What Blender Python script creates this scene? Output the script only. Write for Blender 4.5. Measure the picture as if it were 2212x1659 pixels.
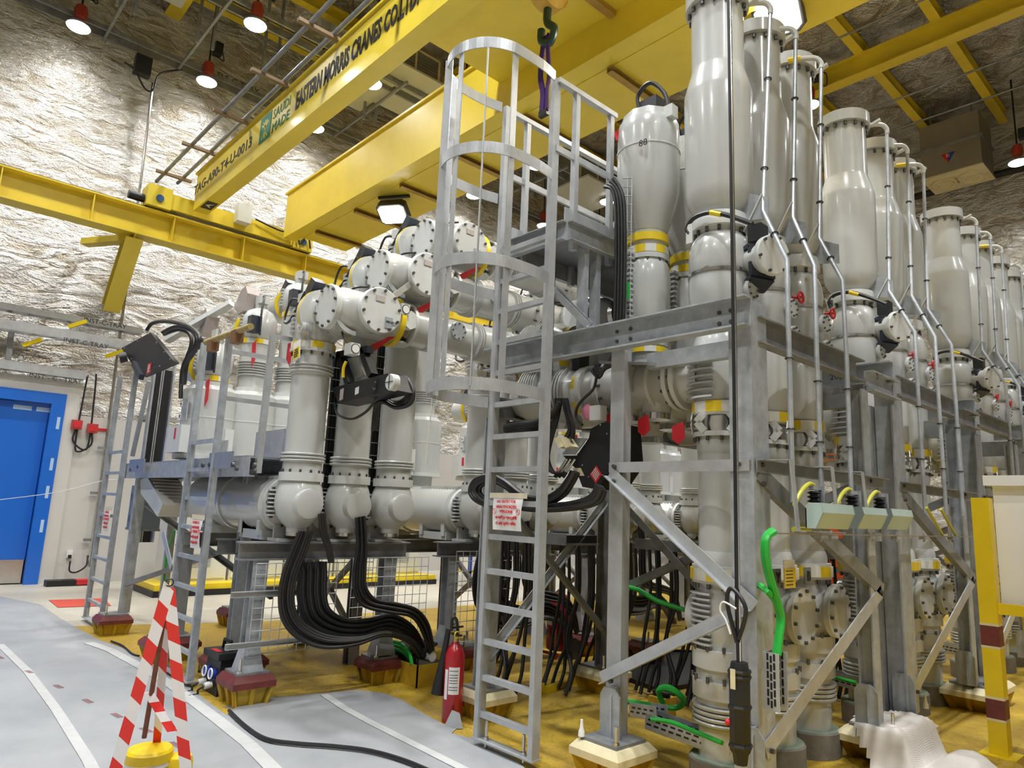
import bpy, bmesh, math, random
from mathutils import Vector as V, Matrix, noise
random.seed(7)
for o in list(bpy.data.objects): bpy.data.objects.remove(o)
scene=bpy.context.scene; COL=scene.collection
W_,H_=2212.0,1659.0
# ---------------------------------------------------------------- camera
FPX=1503.94; YAW,PITCH,ROLL=[math.radians(a) for a in (137.734,10.217,2.434)]
CAM=V((0,0,1.65))
_F=V((math.cos(YAW)*math.cos(PITCH),math.sin(YAW)*math.cos(PITCH),math.sin(PITCH)))
_r=V((math.sin(YAW),-math.cos(YAW),0)); _u=_r.cross(_F)
CR=_r*math.cos(ROLL)+_u*math.sin(ROLL); CU=-_r*math.sin(ROLL)+_u*math.cos(ROLL)
cam=bpy.data.cameras.new('camera'); cam.sensor_width=36; cam.lens=36*FPX/W_; cam.clip_end=200
co=bpy.data.objects.new('camera',cam); COL.objects.link(co)
co.matrix_world=Matrix(((CR.x,CU.x,-_F.x,CAM.x),(CR.y,CU.y,-_F.y,CAM.y),(CR.z,CU.z,-_F.z,CAM.z),(0,0,0,1)))
scene.camera=co
# ---------------------------------------------------------------- world, exposure
wd=bpy.data.worlds.new('world'); scene.world=wd; wd.use_nodes=True
wd.node_tree.nodes['Background'].inputs[0].default_value=(.9,.93,1,1); wd.node_tree.nodes['Background'].inputs[1].default_value=.3
vs=scene.view_settings; vs.view_transform='Standard'; vs.look='None'; vs.gamma=1; vs.use_curve_mapping=False; vs.exposure=0.22
scene.cycles.max_bounces=5; scene.cycles.diffuse_bounces=3; scene.cycles.glossy_bounces=3; scene.cycles.transmission_bounces=1; scene.cycles.transparent_max_bounces=2; scene.cycles.caustics_reflective=False; scene.cycles.caustics_refractive=False
scene.cycles.use_adaptive_sampling=True; scene.cycles.adaptive_threshold=.12; scene.cycles.adaptive_min_samples=16; scene.cycles.use_denoising=True
scene.cycles.sample_clamp_indirect=6
LAMP_W=100      # power of one high bay lamp
FLOOD_W=90
# ---------------------------------------------------------------- helpers
def ray(px,py): return CR*((px-W_/2)/FPX)-CU*((py-H_/2)/FPX)+_F
def at(px,py,ax,v):
    d=ray(px,py); k='xyz'.index(ax); return CAM+d*((v-CAM[k])/d[k])
def mpp(p): return (V(p)-CAM).dot(_F)/FPX     # metres per pixel of the photograph at p
MATS={}
def mat(name,col,rough=.5,metal=0,var=0,vs_=4,bump=0,bs=30,col2=None,emit=0,coat=0,alpha=1,stretch=None,spec=None):
    if name in MATS: return MATS[name]
    m=bpy.data.materials.new(name); m.use_nodes=True; nt=m.node_tree; b=nt.nodes['Principled BSDF']
    b.inputs['Base Color'].default_value=(*col,1); b.inputs['Roughness'].default_value=rough; b.inputs['Metallic'].default_value=metal
    if coat: b.inputs['Coat Weight'].default_value=coat; b.inputs['Coat Roughness'].default_value=.12
    if alpha<1: b.inputs['Alpha'].default_value=alpha
    if spec is not None: b.inputs['Specular IOR Level'].default_value=spec
    if emit: b.inputs['Emission Color'].default_value=(*col,1); b.inputs['Emission Strength'].default_value=emit
    if var or bump:
        tc=nt.nodes.new('ShaderNodeNewGeometry'); out=tc.outputs['Position']
        if stretch:
            mp=nt.nodes.new('ShaderNodeMapping'); mp.inputs['Scale'].default_value=stretch; nt.links.new(out,mp.inputs['Vector']); out=mp.outputs['Vector']
    if var:
        n=nt.nodes.new('ShaderNodeTexNoise'); n.inputs['Scale'].default_value=vs_; n.inputs['Detail'].default_value=6; n.inputs['Roughness'].default_value=.65
        nt.links.new(out,n.inputs['Vector'])
        cr=nt.nodes.new('ShaderNodeValToRGB'); cr.color_ramp.elements[0].position=.3; cr.color_ramp.elements[1].position=.7
        c2=col2 or tuple(min(1,c*(1+var)) for c in col); c1=col if col2 else tuple(c*(1-var) for c in col)
        cr.color_ramp.elements[0].color=(*c1,1); cr.color_ramp.elements[1].color=(*c2,1)
        nt.links.new(n.outputs['Fac'],cr.inputs['Fac']); nt.links.new(cr.outputs['Color'],b.inputs['Base Color'])
    if bump:
        n=nt.nodes.new('ShaderNodeTexNoise'); n.inputs['Scale'].default_value=bs; n.inputs['Detail'].default_value=4
        nt.links.new(out,n.inputs['Vector']); bp=nt.nodes.new('ShaderNodeBump'); bp.inputs['Strength'].default_value=bump; bp.inputs['Distance'].default_value=.02
        nt.links.new(n.outputs['Fac'],bp.inputs['Height']); nt.links.new(bp.outputs['Normal'],b.inputs['Normal'])
    MATS[name]=m; return m
GREY=mat('grey_enamel',(.55,.56,.54),.26,0,.04,1.5,coat=.45)
GREYD=mat('grey_enamel_dull',(.44,.45,.43),.4,0,.06,3)
COVER=mat('pale_grey_cover',(.64,.65,.63),.34,0,.04,3)
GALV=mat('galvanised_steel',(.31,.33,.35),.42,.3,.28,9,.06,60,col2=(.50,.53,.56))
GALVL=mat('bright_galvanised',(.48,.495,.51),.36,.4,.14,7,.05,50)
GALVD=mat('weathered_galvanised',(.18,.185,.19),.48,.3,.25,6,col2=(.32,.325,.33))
STEEL=mat('polished_steel',(.62,.61,.59),.22,1,.08,8)
BOLT=mat('dark_steel',(.13,.125,.12),.4,.85)
YEL=mat('yellow_crane_paint',(.80,.61,.05),.38,0,.08,1.2,coat=.15)
YELT=mat('yellow_tape',(.85,.62,.02),.4)
YELB=mat('bright_yellow_paint',(.82,.60,.01),.38,0,.05,5)
WHT=mat('white_tape',(.78,.77,.72),.45)
RED=mat('red_tag',(.62,.02,.03),.45,0,.1,9)
REDX=mat('extinguisher_red',(.40,.012,.02),.25,0,.05,5,coat=.4)
MAROON=mat('maroon_paint',(.16,.03,.025),.5,0,.25,8)
CREAM=mat('cream_paint',(.74,.66,.42),.5,0,.12,7)
BLK=mat('black_rubber',(.012,.012,.013),.42)
BLKM=mat('black_satin_metal',(.010,.011,.013),.46)
BLKB=mat('blue_black_plastic',(.025,.032,.045),.3)
GRN=mat('green_cable',(.02,.42,.05),.4,0,.1,14)
YG=mat('yellow_green_cable',(.62,.60,.06),.4)
BRASS=mat('brass',(.62,.46,.2),.3,.9)
MINT=mat('mint_grey_steel',(.42,.54,.52),.4,0,.05,5)
ORNG=mat('orange_steel',(.72,.10,.02),.45)
PAPER=mat('white_paper',(.85,.85,.84),.6)
INK=mat('black_ink',(.02,.02,.02),.6)
REDINK=mat('red_ink',(.65,.03,.03),.6)
PINK=mat('pinkish_grey_cap',(.50,.43,.40),.5,0,.08,8)
CONC=mat('grey_concrete',(.20,.185,.16),.8,0,.2,6,.2,30)
SAGE=mat('sage_green_paint',(.28,.36,.27),.5,0,.1,6)
WPANEL=mat('white_wall_panel',(.64,.62,.585),.5,0,.03,.6)
BLUE=mat('blue_door_paint',(.01,.14,.62),.3,0,.06,1.5,coat=.3)
PURP=mat('purple_webbing',(.06,.012,.16),.7,0,.2,30)
WHITECAB=mat('white_cabinet',(.82,.83,.83),.4)
class MB:
    def __init__(s): s.v=[]; s.f=[]; s.m=[]; s.mi=0
    def add(s,vs,fs):
        n=len(s.v); s.v+= [tuple(x) for x in vs]; s.f+=[tuple(i+n for i in f) for f in fs]; s.m+=[s.mi]*len(fs); return s
    def obox(s,c,ax,ay,az):
        c=V(c); ax,ay,az=V(ax),V(ay),V(az)
        vs=[c+ax*i+ay*j+az*k for i in(-1,1) for j in(-1,1) for k in(-1,1)]
        return s.add(vs,[(0,1,3,2),(4,6,7,5),(0,4,5,1),(2,3,7,6),(0,2,6,4),(1,5,7,3)])
    def box(s,c,d,rz=0):
        cz,sz=math.cos(rz),math.sin(rz)
        return s.obox(c,(d[0]/2*cz,d[0]/2*sz,0),(-d[1]/2*sz,d[1]/2*cz,0),(0,0,d[2]/2))
    def box2(s,a,b): 
        a,b=V(a),V(b); return s.box((a+b)/2,[abs(b[i]-a[i]) for i in range(3)])
    def bar(s,p0,p1,w,h,up=(0,0,1),off=(0,0)):
        p0,p1=V(p0),V(p1); d=(p1-p0); L=d.length; d.normalize(); u=V(up); u=(u-d*u.dot(d)).normalized(); r=d.cross(u)
        return s.obox((p0+p1)/2+r*off[0]+u*off[1],d*L/2,r*w/2,u*h/2)
    def prism(s,poly,ext):           # poly: 3d points (planar), ext: vector
        n=len(poly); ext=V(ext); a=[V(p) for p in poly]; b=[p+ext for p in a]
        return s.add(a+b,[tuple(range(n))[::-1],tuple(range(n,2*n))]+[(i,(i+1)%n,n+(i+1)%n,n+i) for i in range(n)])
    def lathe(s,o,d,prof,n=24,caps=True):
        o=V(o); d=V(d).normalized(); t=V((0,0,1)) if abs(d.z)<.9 else V((1,0,0)); a=d.cross(t).normalized(); b=d.cross(a)
        vs=[];fs=[]
        for (h,r) in prof:
            for k in range(n):
                w=2*math.pi*k/n; vs.append(o+d*h+(a*math.cos(w)+b*math.sin(w))*max(r,1e-4))
        for i in range(len(prof)-1):
            for k in range(n):
                k2=(k+1)%n; fs.append((i*n+k,i*n+k2,(i+1)*n+k2,(i+1)*n+k))
        if caps: fs.append(tuple(range(n))[::-1]); m=(len(prof)-1)*n; fs.append(tuple(range(m,m+n)))
        return s.add(vs,fs)
    def cyl(s,p0,p1,r,r2=None,n=16):
        p0,p1=V(p0),V(p1); return s.lathe(p0,p1-p0,[(0,r),((p1-p0).length,r if r2 is None else r2)],n)
    def sph(s,c,r,n=20,sq=(1,1,1)):
        k=n//2; vs=[];fs=[]
        for i in range(k+1):
            for j in range(n):
                a=math.pi*i/k; w=2*math.pi*j/n; vs.append(V(c)+V((r*sq[0]*math.sin(a)*math.cos(w),r*sq[1]*math.sin(a)*math.sin(w),r*sq[2]*math.cos(a))))
        for i in range(k):
            for j in range(n): fs.append((i*n+j,i*n+(j+1)%n,(i+1)*n+(j+1)%n,(i+1)*n+j))
        return s.add(vs,fs)
    def tube(s,pts,r,n=8,smooth=True,sub=5,cap=True):
        pts=[V(p) for p in pts]
        if smooth and len(pts)>2: pts=crom(pts,sub)
        vs=[];fs=[]; pa=None
        for i,p in enumerate(pts):
            d=(pts[min(i+1,len(pts)-1)]-pts[max(i-1,0)])
            if d.length<1e-9: d=V((0,0,1))
            d.normalize()
            if pa is None: t=V((0,0,1)) if abs(d.z)<.9 else V((1,0,0)); a=d.cross(t).normalized()
            else: a=(pa-d*pa.dot(d)); a=a.normalized() if a.length>1e-6 else d.orthogonal().normalized()
            pa=a; b=d.cross(a)
            for k in range(n):
                w=2*math.pi*k/n; vs.append(p+(a*math.cos(w)+b*math.sin(w))*r)
        m=len(pts)
        for i in range(m-1):
            for k in range(n): fs.append((i*n+k,i*n+(k+1)%n,(i+1)*n+(k+1)%n,(i+1)*n+k))
        if cap: fs.append(tuple(range(n))[::-1]); fs.append(tuple(range((m-1)*n,m*n)))
        return s.add(vs,fs)
    def sect(s,p0,p1,poly,up=(0,0,1)):   # extrude a 2d section (r,u) along p0->p1
        p0,p1=V(p0),V(p1); d=(p1-p0).normalized(); u=V(up); u=(u-d*u.dot(d)).normalized(); r=d.cross(u)
        return s.prism([p0+r*a+u*b for a,b in poly],p1-p0)
    def hb(s,p0,p1,w,h,t=.012,up=(0,0,1)):
        a,b,c=w/2,h/2,t/2
        return s.sect(p0,p1,[(-a,-b),(a,-b),(a,-b+t),(c,-b+t),(c,b-t),(a,b-t),(a,b),(-a,b),(-a,b-t),(-c,b-t),(-c,-b+t),(-a,-b+t)],up)
    def ch(s,p0,p1,w,h,t=.009,up=(0,0,1),flip=1):
        b=h/2; P=[(0,-b),(w,-b),(w,-b+t),(t,-b+t),(t,b-t),(w,b-t),(w,b),(0,b)]
        return s.sect(p0,p1,[(x*flip,y) for x,y in P],up)
    def ang(s,p0,p1,w,h,t=.008,up=(0,0,1),flip=1):
        P=[(0,0),(w,0),(w,t),(t,t),(t,h),(0,h)]
        return s.sect(p0,p1,[(x*flip,y) for x,y in P],up)
    def ring(s,o,d,R,r,n=24,m=8):
        o=V(o); d=V(d).normalized(); t=V((0,0,1)) if abs(d.z)<.9 else V((1,0,0)); a=d.cross(t).normalized(); b=d.cross(a)
        vs=[];fs=[]
        for i in range(n):
            w=2*math.pi*i/n; e=a*math.cos(w)+b*math.sin(w)
            for j in range(m):
                q=2*math.pi*j/m; vs.append(o+e*(R+r*math.cos(q))+d*(r*math.sin(q)))
        for i in range(n):
            for j in range(m): fs.append((i*m+j,i*m+(j+1)%m,((i+1)%n)*m+(j+1)%m,((i+1)%n)*m+j))
        return s.add(vs,fs)
def crom(p,sub=5):
    out=[]
    for i in range(len(p)-1):
        a,b,c,d=p[max(i-1,0)],p[i],p[i+1],p[min(i+2,len(p)-1)]
        for k in range(sub):
            t=k/sub; out.append(.5*((2*b)+(c-a)*t+(2*a-5*b+4*c-d)*t*t+(3*b-a-3*c+d)*t**3))
    out.append(p[-1]); return out
ORG={}
def org(o):
    p=V((0,0,0))
    while o is not None: p+=o.location; o=o.parent
    return p
def obj(name,mb,m,parent=None,smooth=True,ang=35,label=None,kind=None,cat=None,group=None,base=None):
    me=bpy.data.meshes.new(name)
    off=org(parent) if parent else (V(base) if base is not None else V((0,0,0)))
    me.from_pydata([(x[0]-off.x,x[1]-off.y,x[2]-off.z) for x in mb.v],[],mb.f)
    for q in (m if isinstance(m,(list,tuple)) else [m]): me.materials.append(q)
    if isinstance(m,(list,tuple)): me.polygons.foreach_set('material_index',mb.m)
    b=bmesh.new(); b.from_mesh(me); bmesh.ops.recalc_face_normals(b,faces=b.faces); b.to_mesh(me); b.free()
    if smooth: me.shade_smooth(); me.set_sharp_from_angle(angle=math.radians(ang))
    o=bpy.data.objects.new(name,me); COL.objects.link(o); o.parent=parent
    if not parent: o.location=off
    tag(o,label,cat,group,kind); return o
def tag(o,label=None,cat=None,group=None,kind=None):
    for k,v in (('label',label),('category',cat),('group',group),('kind',kind)):
        if v: o[k]=v
    return o
def thing(name,label,cat,loc=(0,0,0),group=None,kind=None):
    o=bpy.data.objects.new(name,None); COL.objects.link(o); o.location=V(loc); o.empty_display_size=.1
    return tag(o,label,cat,group,kind)
def copy_tree(o,parent=None,shift=None,label=None):
    c=o.copy(); COL.objects.link(c); c.parent=parent
    if shift is not None: c.location=o.location+V(shift)
    if label: c['label']=label
    for ch in o.children: copy_tree(ch,c)
    return c
def bolts(o,d,R,n,parent,r=.011,h=.02,a0=0,mt=None,name='bolt_ring'):
    o=V(o); d=V(d).normalized(); t=V((0,0,1)) if abs(d.z)<.9 else V((1,0,0)); a=d.cross(t).normalized(); b=d.cross(a); mb=MB()
    for k in range(n):
        w=2*math.pi*k/n+a0; c=o+(a*math.cos(w)+b*math.sin(w))*R; mb.lathe(c,d,[(-h*.2,r),(h,r)],6)
    return obj(name,mb,mt or BOLT,parent,False,kind='stuff')
def boltset(pts,d,parent,r=.012,h=.016,mt=None,name='bolt_set'):
    mb=MB()
    for p in pts: mb.lathe(p,d,[(-.004,r),(h,r)],8)
    return obj(name,mb,mt or BOLT,parent,False,kind='stuff')
def band(o,d,r,h,parent,n=14,seq='wwyy',name='warning_band'):
    mb=MB(); o=V(o); d=V(d).normalized(); t=V((0,0,1)) if abs(d.z)<.9 else V((1,0,0)); a=d.cross(t).normalized(); b=d.cross(a); seq={'w':'w'}.get(seq,'yyywww' if 'w' in seq and seq!='yyyw' else 'yyyyyw'); N=36
    for i in range(N):
        mb.mi=0 if seq[i%len(seq)]=='w' else 1
        q=[a*math.cos(2*math.pi*(i+e)/N)+b*math.sin(2*math.pi*(i+e)/N) for e in (0,1)]
        mb.add([o+q[0]*r,o+q[1]*r,o+q[1]*r+d*h,o+q[0]*r+d*h,o+q[0]*(r-.01),o+q[1]*(r-.01),o+q[1]*(r-.01)+d*h,o+q[0]*(r-.01)+d*h],[(0,1,2,3),(0,4,5,1),(3,2,6,7)])
    return obj(name,mb,[WHT,YELT],parent)
def text(s,org_,right,up,h,m,parent,name='lettering',ital=0,align='LEFT',depth=.002,bold=0,width=None,kind=None):
    cu=bpy.data.curves.new('t','FONT'); cu.body=s; cu.size=h*1.38; cu.extrude=depth; cu.shear=ital; cu.align_x=align; cu.resolution_u=2; cu.offset=bold
    tmp=bpy.data.objects.new('t',cu); COL.objects.link(tmp); dg=bpy.context.evaluated_depsgraph_get(); dg.update()
    me=bpy.data.meshes.new_from_object(tmp.evaluated_get(dg)); bpy.data.objects.remove(tmp); bpy.data.curves.remove(cu)
    R=V(right).normalized(); U=V(up); U=(U-R*U.dot(R)).normalized(); N=R.cross(U); O=V(org_)-org(parent)
    if width and len(me.vertices):
        xs=[v.co.x for v in me.vertices]; k=width/max(1e-6,max(xs)-min(xs))
    else: k=1
    for v in me.vertices: c=v.co.copy(); v.co=O+R*c.x*k+U*c.y+N*c.z
    me.materials.clear(); me.materials.append(m)
    o=bpy.data.objects.new(name,me); COL.objects.link(o); o.parent=parent; o['kind']='stuff'
    return o
def pxprof(px,py0,ax,val,prof):
    """trace of a lathed body: (row, half width in pixels) of the photo -> (height, radius) at the body's true distance"""
    base=at(px,py0,ax,val); out=[]
    for py,hw in prof:
        d=ray(px,py); hd=V((base.x-CAM.x,base.y-CAM.y)).length/V((d.x,d.y)).length
        p=CAM+d*hd; out.append((p.z,hw*mpp(p)))
    return base,out
# ================================================================= the hall
XW,YW,ZC=-15.3,21.0,12.8
def foil_mat():
    m=bpy.data.materials.new('foil_insulation'); m.use_nodes=True; nt=m.node_tree; b=nt.nodes['Principled BSDF']
    b.inputs['Metallic'].default_value=.92; b.inputs['Roughness'].default_value=.34
    g=nt.nodes.new('ShaderNodeNewGeometry')
    def noi(sc,det,st,dis=0):
        mp=nt.nodes.new('ShaderNodeMapping'); mp.inputs['Scale'].default_value=st; nt.links.new(g.outputs['Position'],mp.inputs['Vector'])
        n=nt.nodes.new('ShaderNodeTexNoise'); n.inputs['Scale'].default_value=sc; n.inputs['Detail'].default_value=det; n.inputs['Distortion'].default_value=dis
        nt.links.new(mp.outputs['Vector'],n.inputs['Vector']); return n
    n1=noi(1.5,3,(1,1,2.8),1.4); n2=noi(12,6,(1,1,2.4),2.0)
    vo=nt.nodes.new('ShaderNodeTexVoronoi'); vo.inputs['Scale'].default_value=26; nt.links.new(g.outputs['Position'],vo.inputs['Vector'])
    a=nt.nodes.new('ShaderNodeMath'); a.operation='MULTIPLY_ADD'; a.inputs[1].default_value=.36; nt.links.new(n2.outputs['Fac'],a.inputs[0]); nt.links.new(n1.outputs['Fac'],a.inputs[2])
    a2=nt.nodes.new('ShaderNodeMath'); a2.operation='MULTIPLY_ADD'; a2.inputs[1].default_value=.07; nt.links.new(vo.outputs['Distance'],a2.inputs[0]); nt.links.new(a.outputs[0],a2.inputs[2])
    bp=nt.nodes.new('ShaderNodeBump'); bp.inputs['Strength'].default_value=1; bp.inputs['Distance'].default_value=.13
    nt.links.new(a2.outputs[0],bp.inputs['Height']); nt.links.new(bp.outputs['Normal'],b.inputs['Normal'])
    cr=nt.nodes.new('ShaderNodeValToRGB'); cr.color_ramp.elements[0].color=(.46,.41,.32,1); cr.color_ramp.elements[1].color=(.68,.66,.62,1)
    cr.color_ramp.elements[0].position=.36; cr.color_ramp.elements[1].position=.56
    nt.links.new(n1.outputs['Fac'],cr.inputs['Fac']); nt.links.new(cr.outputs['Color'],b.inputs['Base Color']); return m
FOIL=foil_mat()
def struct(name,mb,m,parent=None,**k): return obj(name,mb,m,parent,kind='structure',**k)
def puffed(name,o,u,v,nu,nv,nrm,amp):
    """quilted foil insulation: a grid whose blanket really bulges"""
    o,u,v,nrm=V(o),V(u),V(v),V(nrm); mb=MB(); vs=[]
    for i in range(nu+1):
        for j in range(nv+1):
            p=o+u*(i/nu)+v*(j/nv)
            h=noise.noise(V((p.x*.8,p.y*.8,p.z*1.7)))*.6+noise.noise(V((p.x*2.3+5,p.y*2.3,p.z*4.5)))*.4
            vs.append(p+nrm*(amp*h))
    fs=[(i*(nv+1)+j,(i+1)*(nv+1)+j,(i+1)*(nv+1)+j+1,i*(nv+1)+j+1) for i in range(nu) for j in range(nv)]
    mb.add(vs,fs); return struct(name,mb,FOIL,ang=180)
def floor_mat(name,c1,c2,c3,rough):
    m=mat(name,c1,rough,0,.3,1.1,.15,40,col2=c2); nt=m.node_tree; b=nt.nodes['Principled BSDF']; src=b.inputs['Base Color'].links[0].from_socket
    g=nt.nodes.new('ShaderNodeNewGeometry'); n=nt.nodes.new('ShaderNodeTexNoise'); n.inputs['Scale'].default_value=38; n.inputs['Detail'].default_value=5; nt.links.new(g.outputs['Position'],n.inputs['Vector'])
    r=nt.nodes.new('ShaderNodeValToRGB'); r.color_ramp.elements[0].position=.56; r.color_ramp.elements[1].position=.7; nt.links.new(n.outputs['Fac'],r.inputs['Fac'])
    mx=nt.nodes.new('ShaderNodeMixRGB'); mx.inputs['Color2'].default_value=(*c3,1); nt.links.new(r.outputs['Color'],mx.inputs['Fac']); nt.links.new(src,mx.inputs['Color1']); nt.links.new(mx.outputs['Color'],b.inputs['Base Color']); return m
FLOORC=floor_mat('beige_floor',(.46,.42,.34),(.54,.50,.42),(.40,.37,.30),.45)
FLOORY=floor_mat('yellow_dusty_floor',(.35,.22,.025),(.57,.385,.03),(.24,.15,.05),.55)
fl=struct('floor',MB().box2((XW-.2,-9,-.2),(9,YW+.2,0)),FLOORC)
struct('floor_coating',MB().add([(-10.3,2.05,.004),(-9.6,1.2,.004),(1.5,1.2,.004),(1.5,19,.004),(-9.6,19,.004),(-9.6,4.2,.004)],[(0,1,2,3,4,5)]),FLOORY)
struct('trim_1',MB().add([at(105,1296,'z',.006),at(225,1292,'z',.006),at(240,1308,'z',.006),at(125,1312,'z',.006)],[(0,1,2,3)]),mat('red_floor_paint',(.55,.06,.03),.5,0,.1,5))
# walls: white panel below, foil above; ceiling of foil between yellow purlins
puffed('wall_left',(XW,-9,0),(0,30.2,0),(0,0,ZC),220,110,(1,0,0),.07)
puffed('wall_back',(XW,YW,0),(24.5,0,0),(0,0,ZC),170,100,(0,-1,0),.07)
puffed('ceiling',(XW,-9,ZC),(24.5,0,0),(0,30.2,0),150,170,(0,0,-1),.08)
puffed('wall_right',(9,-9,0),(0,30.2,0),(0,0,ZC),60,30,(-1,0,0),.07)
puffed('wall_front',(XW,-9,0),(24.5,0,0),(0,0,ZC),60,30,(0,1,0),.07)
wp=MB(); wp.box2((XW+.08,3.55,0),(XW+.2,YW,3.05)); wp.box2((XW+.08,2.75,0),(XW+.2,3.55,3.05)); 
struct('wall_panelling',wp,WPANEL)
struct('wall_doorcase',MB().box2((XW+.08,2.50,0),(XW+.26,2.75,3.66)).box2((XW+.08,-2.6,3.4),(XW+.26,2.50,3.66)).box2((XW+.08,-9,0),(XW+.26,-2.6,3.66)),WPANEL)
# door_1: blue double door with frame, kick plate, hinges
d1=thing('door_1',None,None,(XW+.2,2.4,0),kind='structure')
fr=MB(); fr.box2((XW+.05,2.30,0),(XW+.30,2.52,3.40)); fr.box2((XW+.05,-2.6,3.2),(XW+.30,2.30,3.40)); obj('door_frame',fr,BLUE,d1)
lf=obj('door_leaf',MB().box2((XW+.09,.05,.42),(XW+.16,2.29,3.19)),BLUE,d1)
obj('kick_plate',MB().box2((XW+.085,.06,.02),(XW+.165,2.28,.42)),STEEL,d1)
obj('door_leaf',MB().box2((XW+.09,-2.5,.02),(XW+.16,.04,3.19)),BLUE,d1)
tp=MB()
for z in (.9,1.5,2.0,2.75): tp.box2((XW+.30,2.42,z),(XW+.305,2.47,z+.22))
for y in (.9,1.75,2.1): tp.box2((XW+.16,y,3.05),(XW+.165,y+.28,3.13))
obj('tape_patch',tp,mat('pale_tape',(.45,.62,.80),.4),d1,kind='stuff')
# ------------------------------------------------------- trays and pipes on the left wall
def tray(name,label,pa,pb,x,w,h,m,txt=None,tpx=None,th=.09):
    a,b=at(*pa,'x',x),at(*pb,'x',x); a.x=b.x=x; z=(a.z+b.z)/2
    t=thing(name,label,'cable tray',(x,a.y,z)); a.z=b.z=z
    obj('side_rail',MB().bar(a,b,.02,h),m,t); obj('side_rail',MB().bar(a+V((w,0,0)),b+V((w,0,0)),.02,h),m,t)
    sl=MB(); n=int((b-a).length/.3)
    for i in range(n+1):
        p=a.lerp(b,i/n); sl.bar(p,p+V((w,0,0)),.06,.02)
    obj('rung_row',sl,m,t,kind='stuff')
    if txt: c=at(*tpx,'x',x+w+.012); c.x=x+w+.012; text(txt,c,(0,1,0),(0,0,1),th,INK,t)
    return t
# (camera side of the wall trays is +x)
tray('cable_tray','perforated cable tray along the foil wall, upper of the two, stencilled INST-C-TRAY',(-500,560),(300,728),XW+.12,.2,.12,GALVL,'INST-C-TRAY',(180,694))
tray('cable_tray','plain cable tray along the foil wall, lower of the two, stencilled INST-C TRAY',(-500,600),(272,762),XW+.45,.2,.17,GALVL,'INST-C TRAY',(136,738))
tray('cable_tray','cable tray fixed above the blue door, stencilled INST-C-TRAY',(-500,690),(178,836),XW+.27,.16,.16,GALVL,'INST - C - TRAY',(62,815),.085)
mb=MB()
br=thing('tray_bracket','yellow ended steel strut holding the wall trays left of the conduit','bracket',at(22,740,'x',XW+.3))
obj('strut',MB().bar(at(28,690,'x',XW+.3),at(16,788,'x',XW+.3),.09,.05,(1,0,0)),GALVD,br)
for p in ((168,697),(70,737),(247,762)):
    c=at(*p,'x',XW+.5); o=thing('tray_clamp','yellow slotted tray clamp below the stencilled tray at pixel column %d'%p[0],'clamp',c)
    o['label']={168:'yellow slotted clamp under the upper wall tray',70:'yellow slotted clamp under the lower wall tray lettering start',247:'yellow slotted clamp at the right end of the lower wall tray'}[p[0]]
    obj('clamp_arm',MB().bar(c+V((-.1,-.12,-.09)),c+V((0,.14,.06)),.05,.07),YELB,o)
cd=thing('conduit','thin steel conduit running down the foil wall beside the blue door','conduit',at(190,1240,'x',XW+.35))
pp=[at(330,180,'x',XW+.14),at(303,400,'x',XW+.14),at(262,700,'x',XW+.2),at(233,930,'x',XW+.3),at(191,1225,'x',XW+.33)]
obj('pipe',MB().tube(pp,.028,8,False),STEEL,cd)
for p in ((222,968),(206,1065),(191,1166)):
    c=at(*p,'x',XW+.3); obj('pipe_clip',MB().box(c,(.06,.16,.05)),GALVD,cd)
obj('cable_tail',MB().tube([at(189,1200,'x',XW+.33),at(186,1222,'x',XW+.4),at(165,1236,'x',XW+.4),at(150,1233,'x',XW+.4),at(152,1212,'x',XW+.4)],.014,6),BLK,cd)
ll=thing('lamp_conduit','steel drop pipe of the wall junction box, with black box on top','conduit',at(303,400,'x',XW+.14))
obj('junction_box',MB().box(at(308,143,'x',XW+.5),(.18,.3,.4)),BLKM,ll)
obj('cable_tail',MB().tube([at(268,135,'x',XW+.5),at(290,150,'x',XW+.5),at(312,190,'x',XW+.5),at(330,195,'x',XW+.5),at(345,160,'x',XW+.5),at(395,150,'x',XW+.3)],.02,6),BLK,ll)
for k,(p,l) in enumerate((((164,918),'red alarm call box beside the blue door, nearer the door'),((198,926),'red alarm call box beside the blue door, further from the door'))):
    c=at(*p,'x',XW+.24); t=thing('call_box',l,'alarm box',c,group='red call boxes by the door')
    obj('box',MB().box(c+V((.05,0,0)),(.12,.17,.17)),mat('call_red',(.45,.05,.04),.4),t); obj('front_plate',MB().box(c+V((.115,0,0)),(.01,.11,.11)),RED,t)
    s=1 if k==0 else -1
    obj('lead',MB().tube([c+V((.05,0,-.08)),c+V((.06,-.02*s,-.3)),c+V((.06,.16*s,-.45)),c+V((.06,.24*s,-.3)),c+V((.05,.22*s,.6)),c+V((.03,.2*s,1.0))],.016,6),BLK,t)
    obj('red_tape',MB().box(c+V((-.02,-.2*s,0)),(.008,.22,.05)),RED,t)
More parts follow.
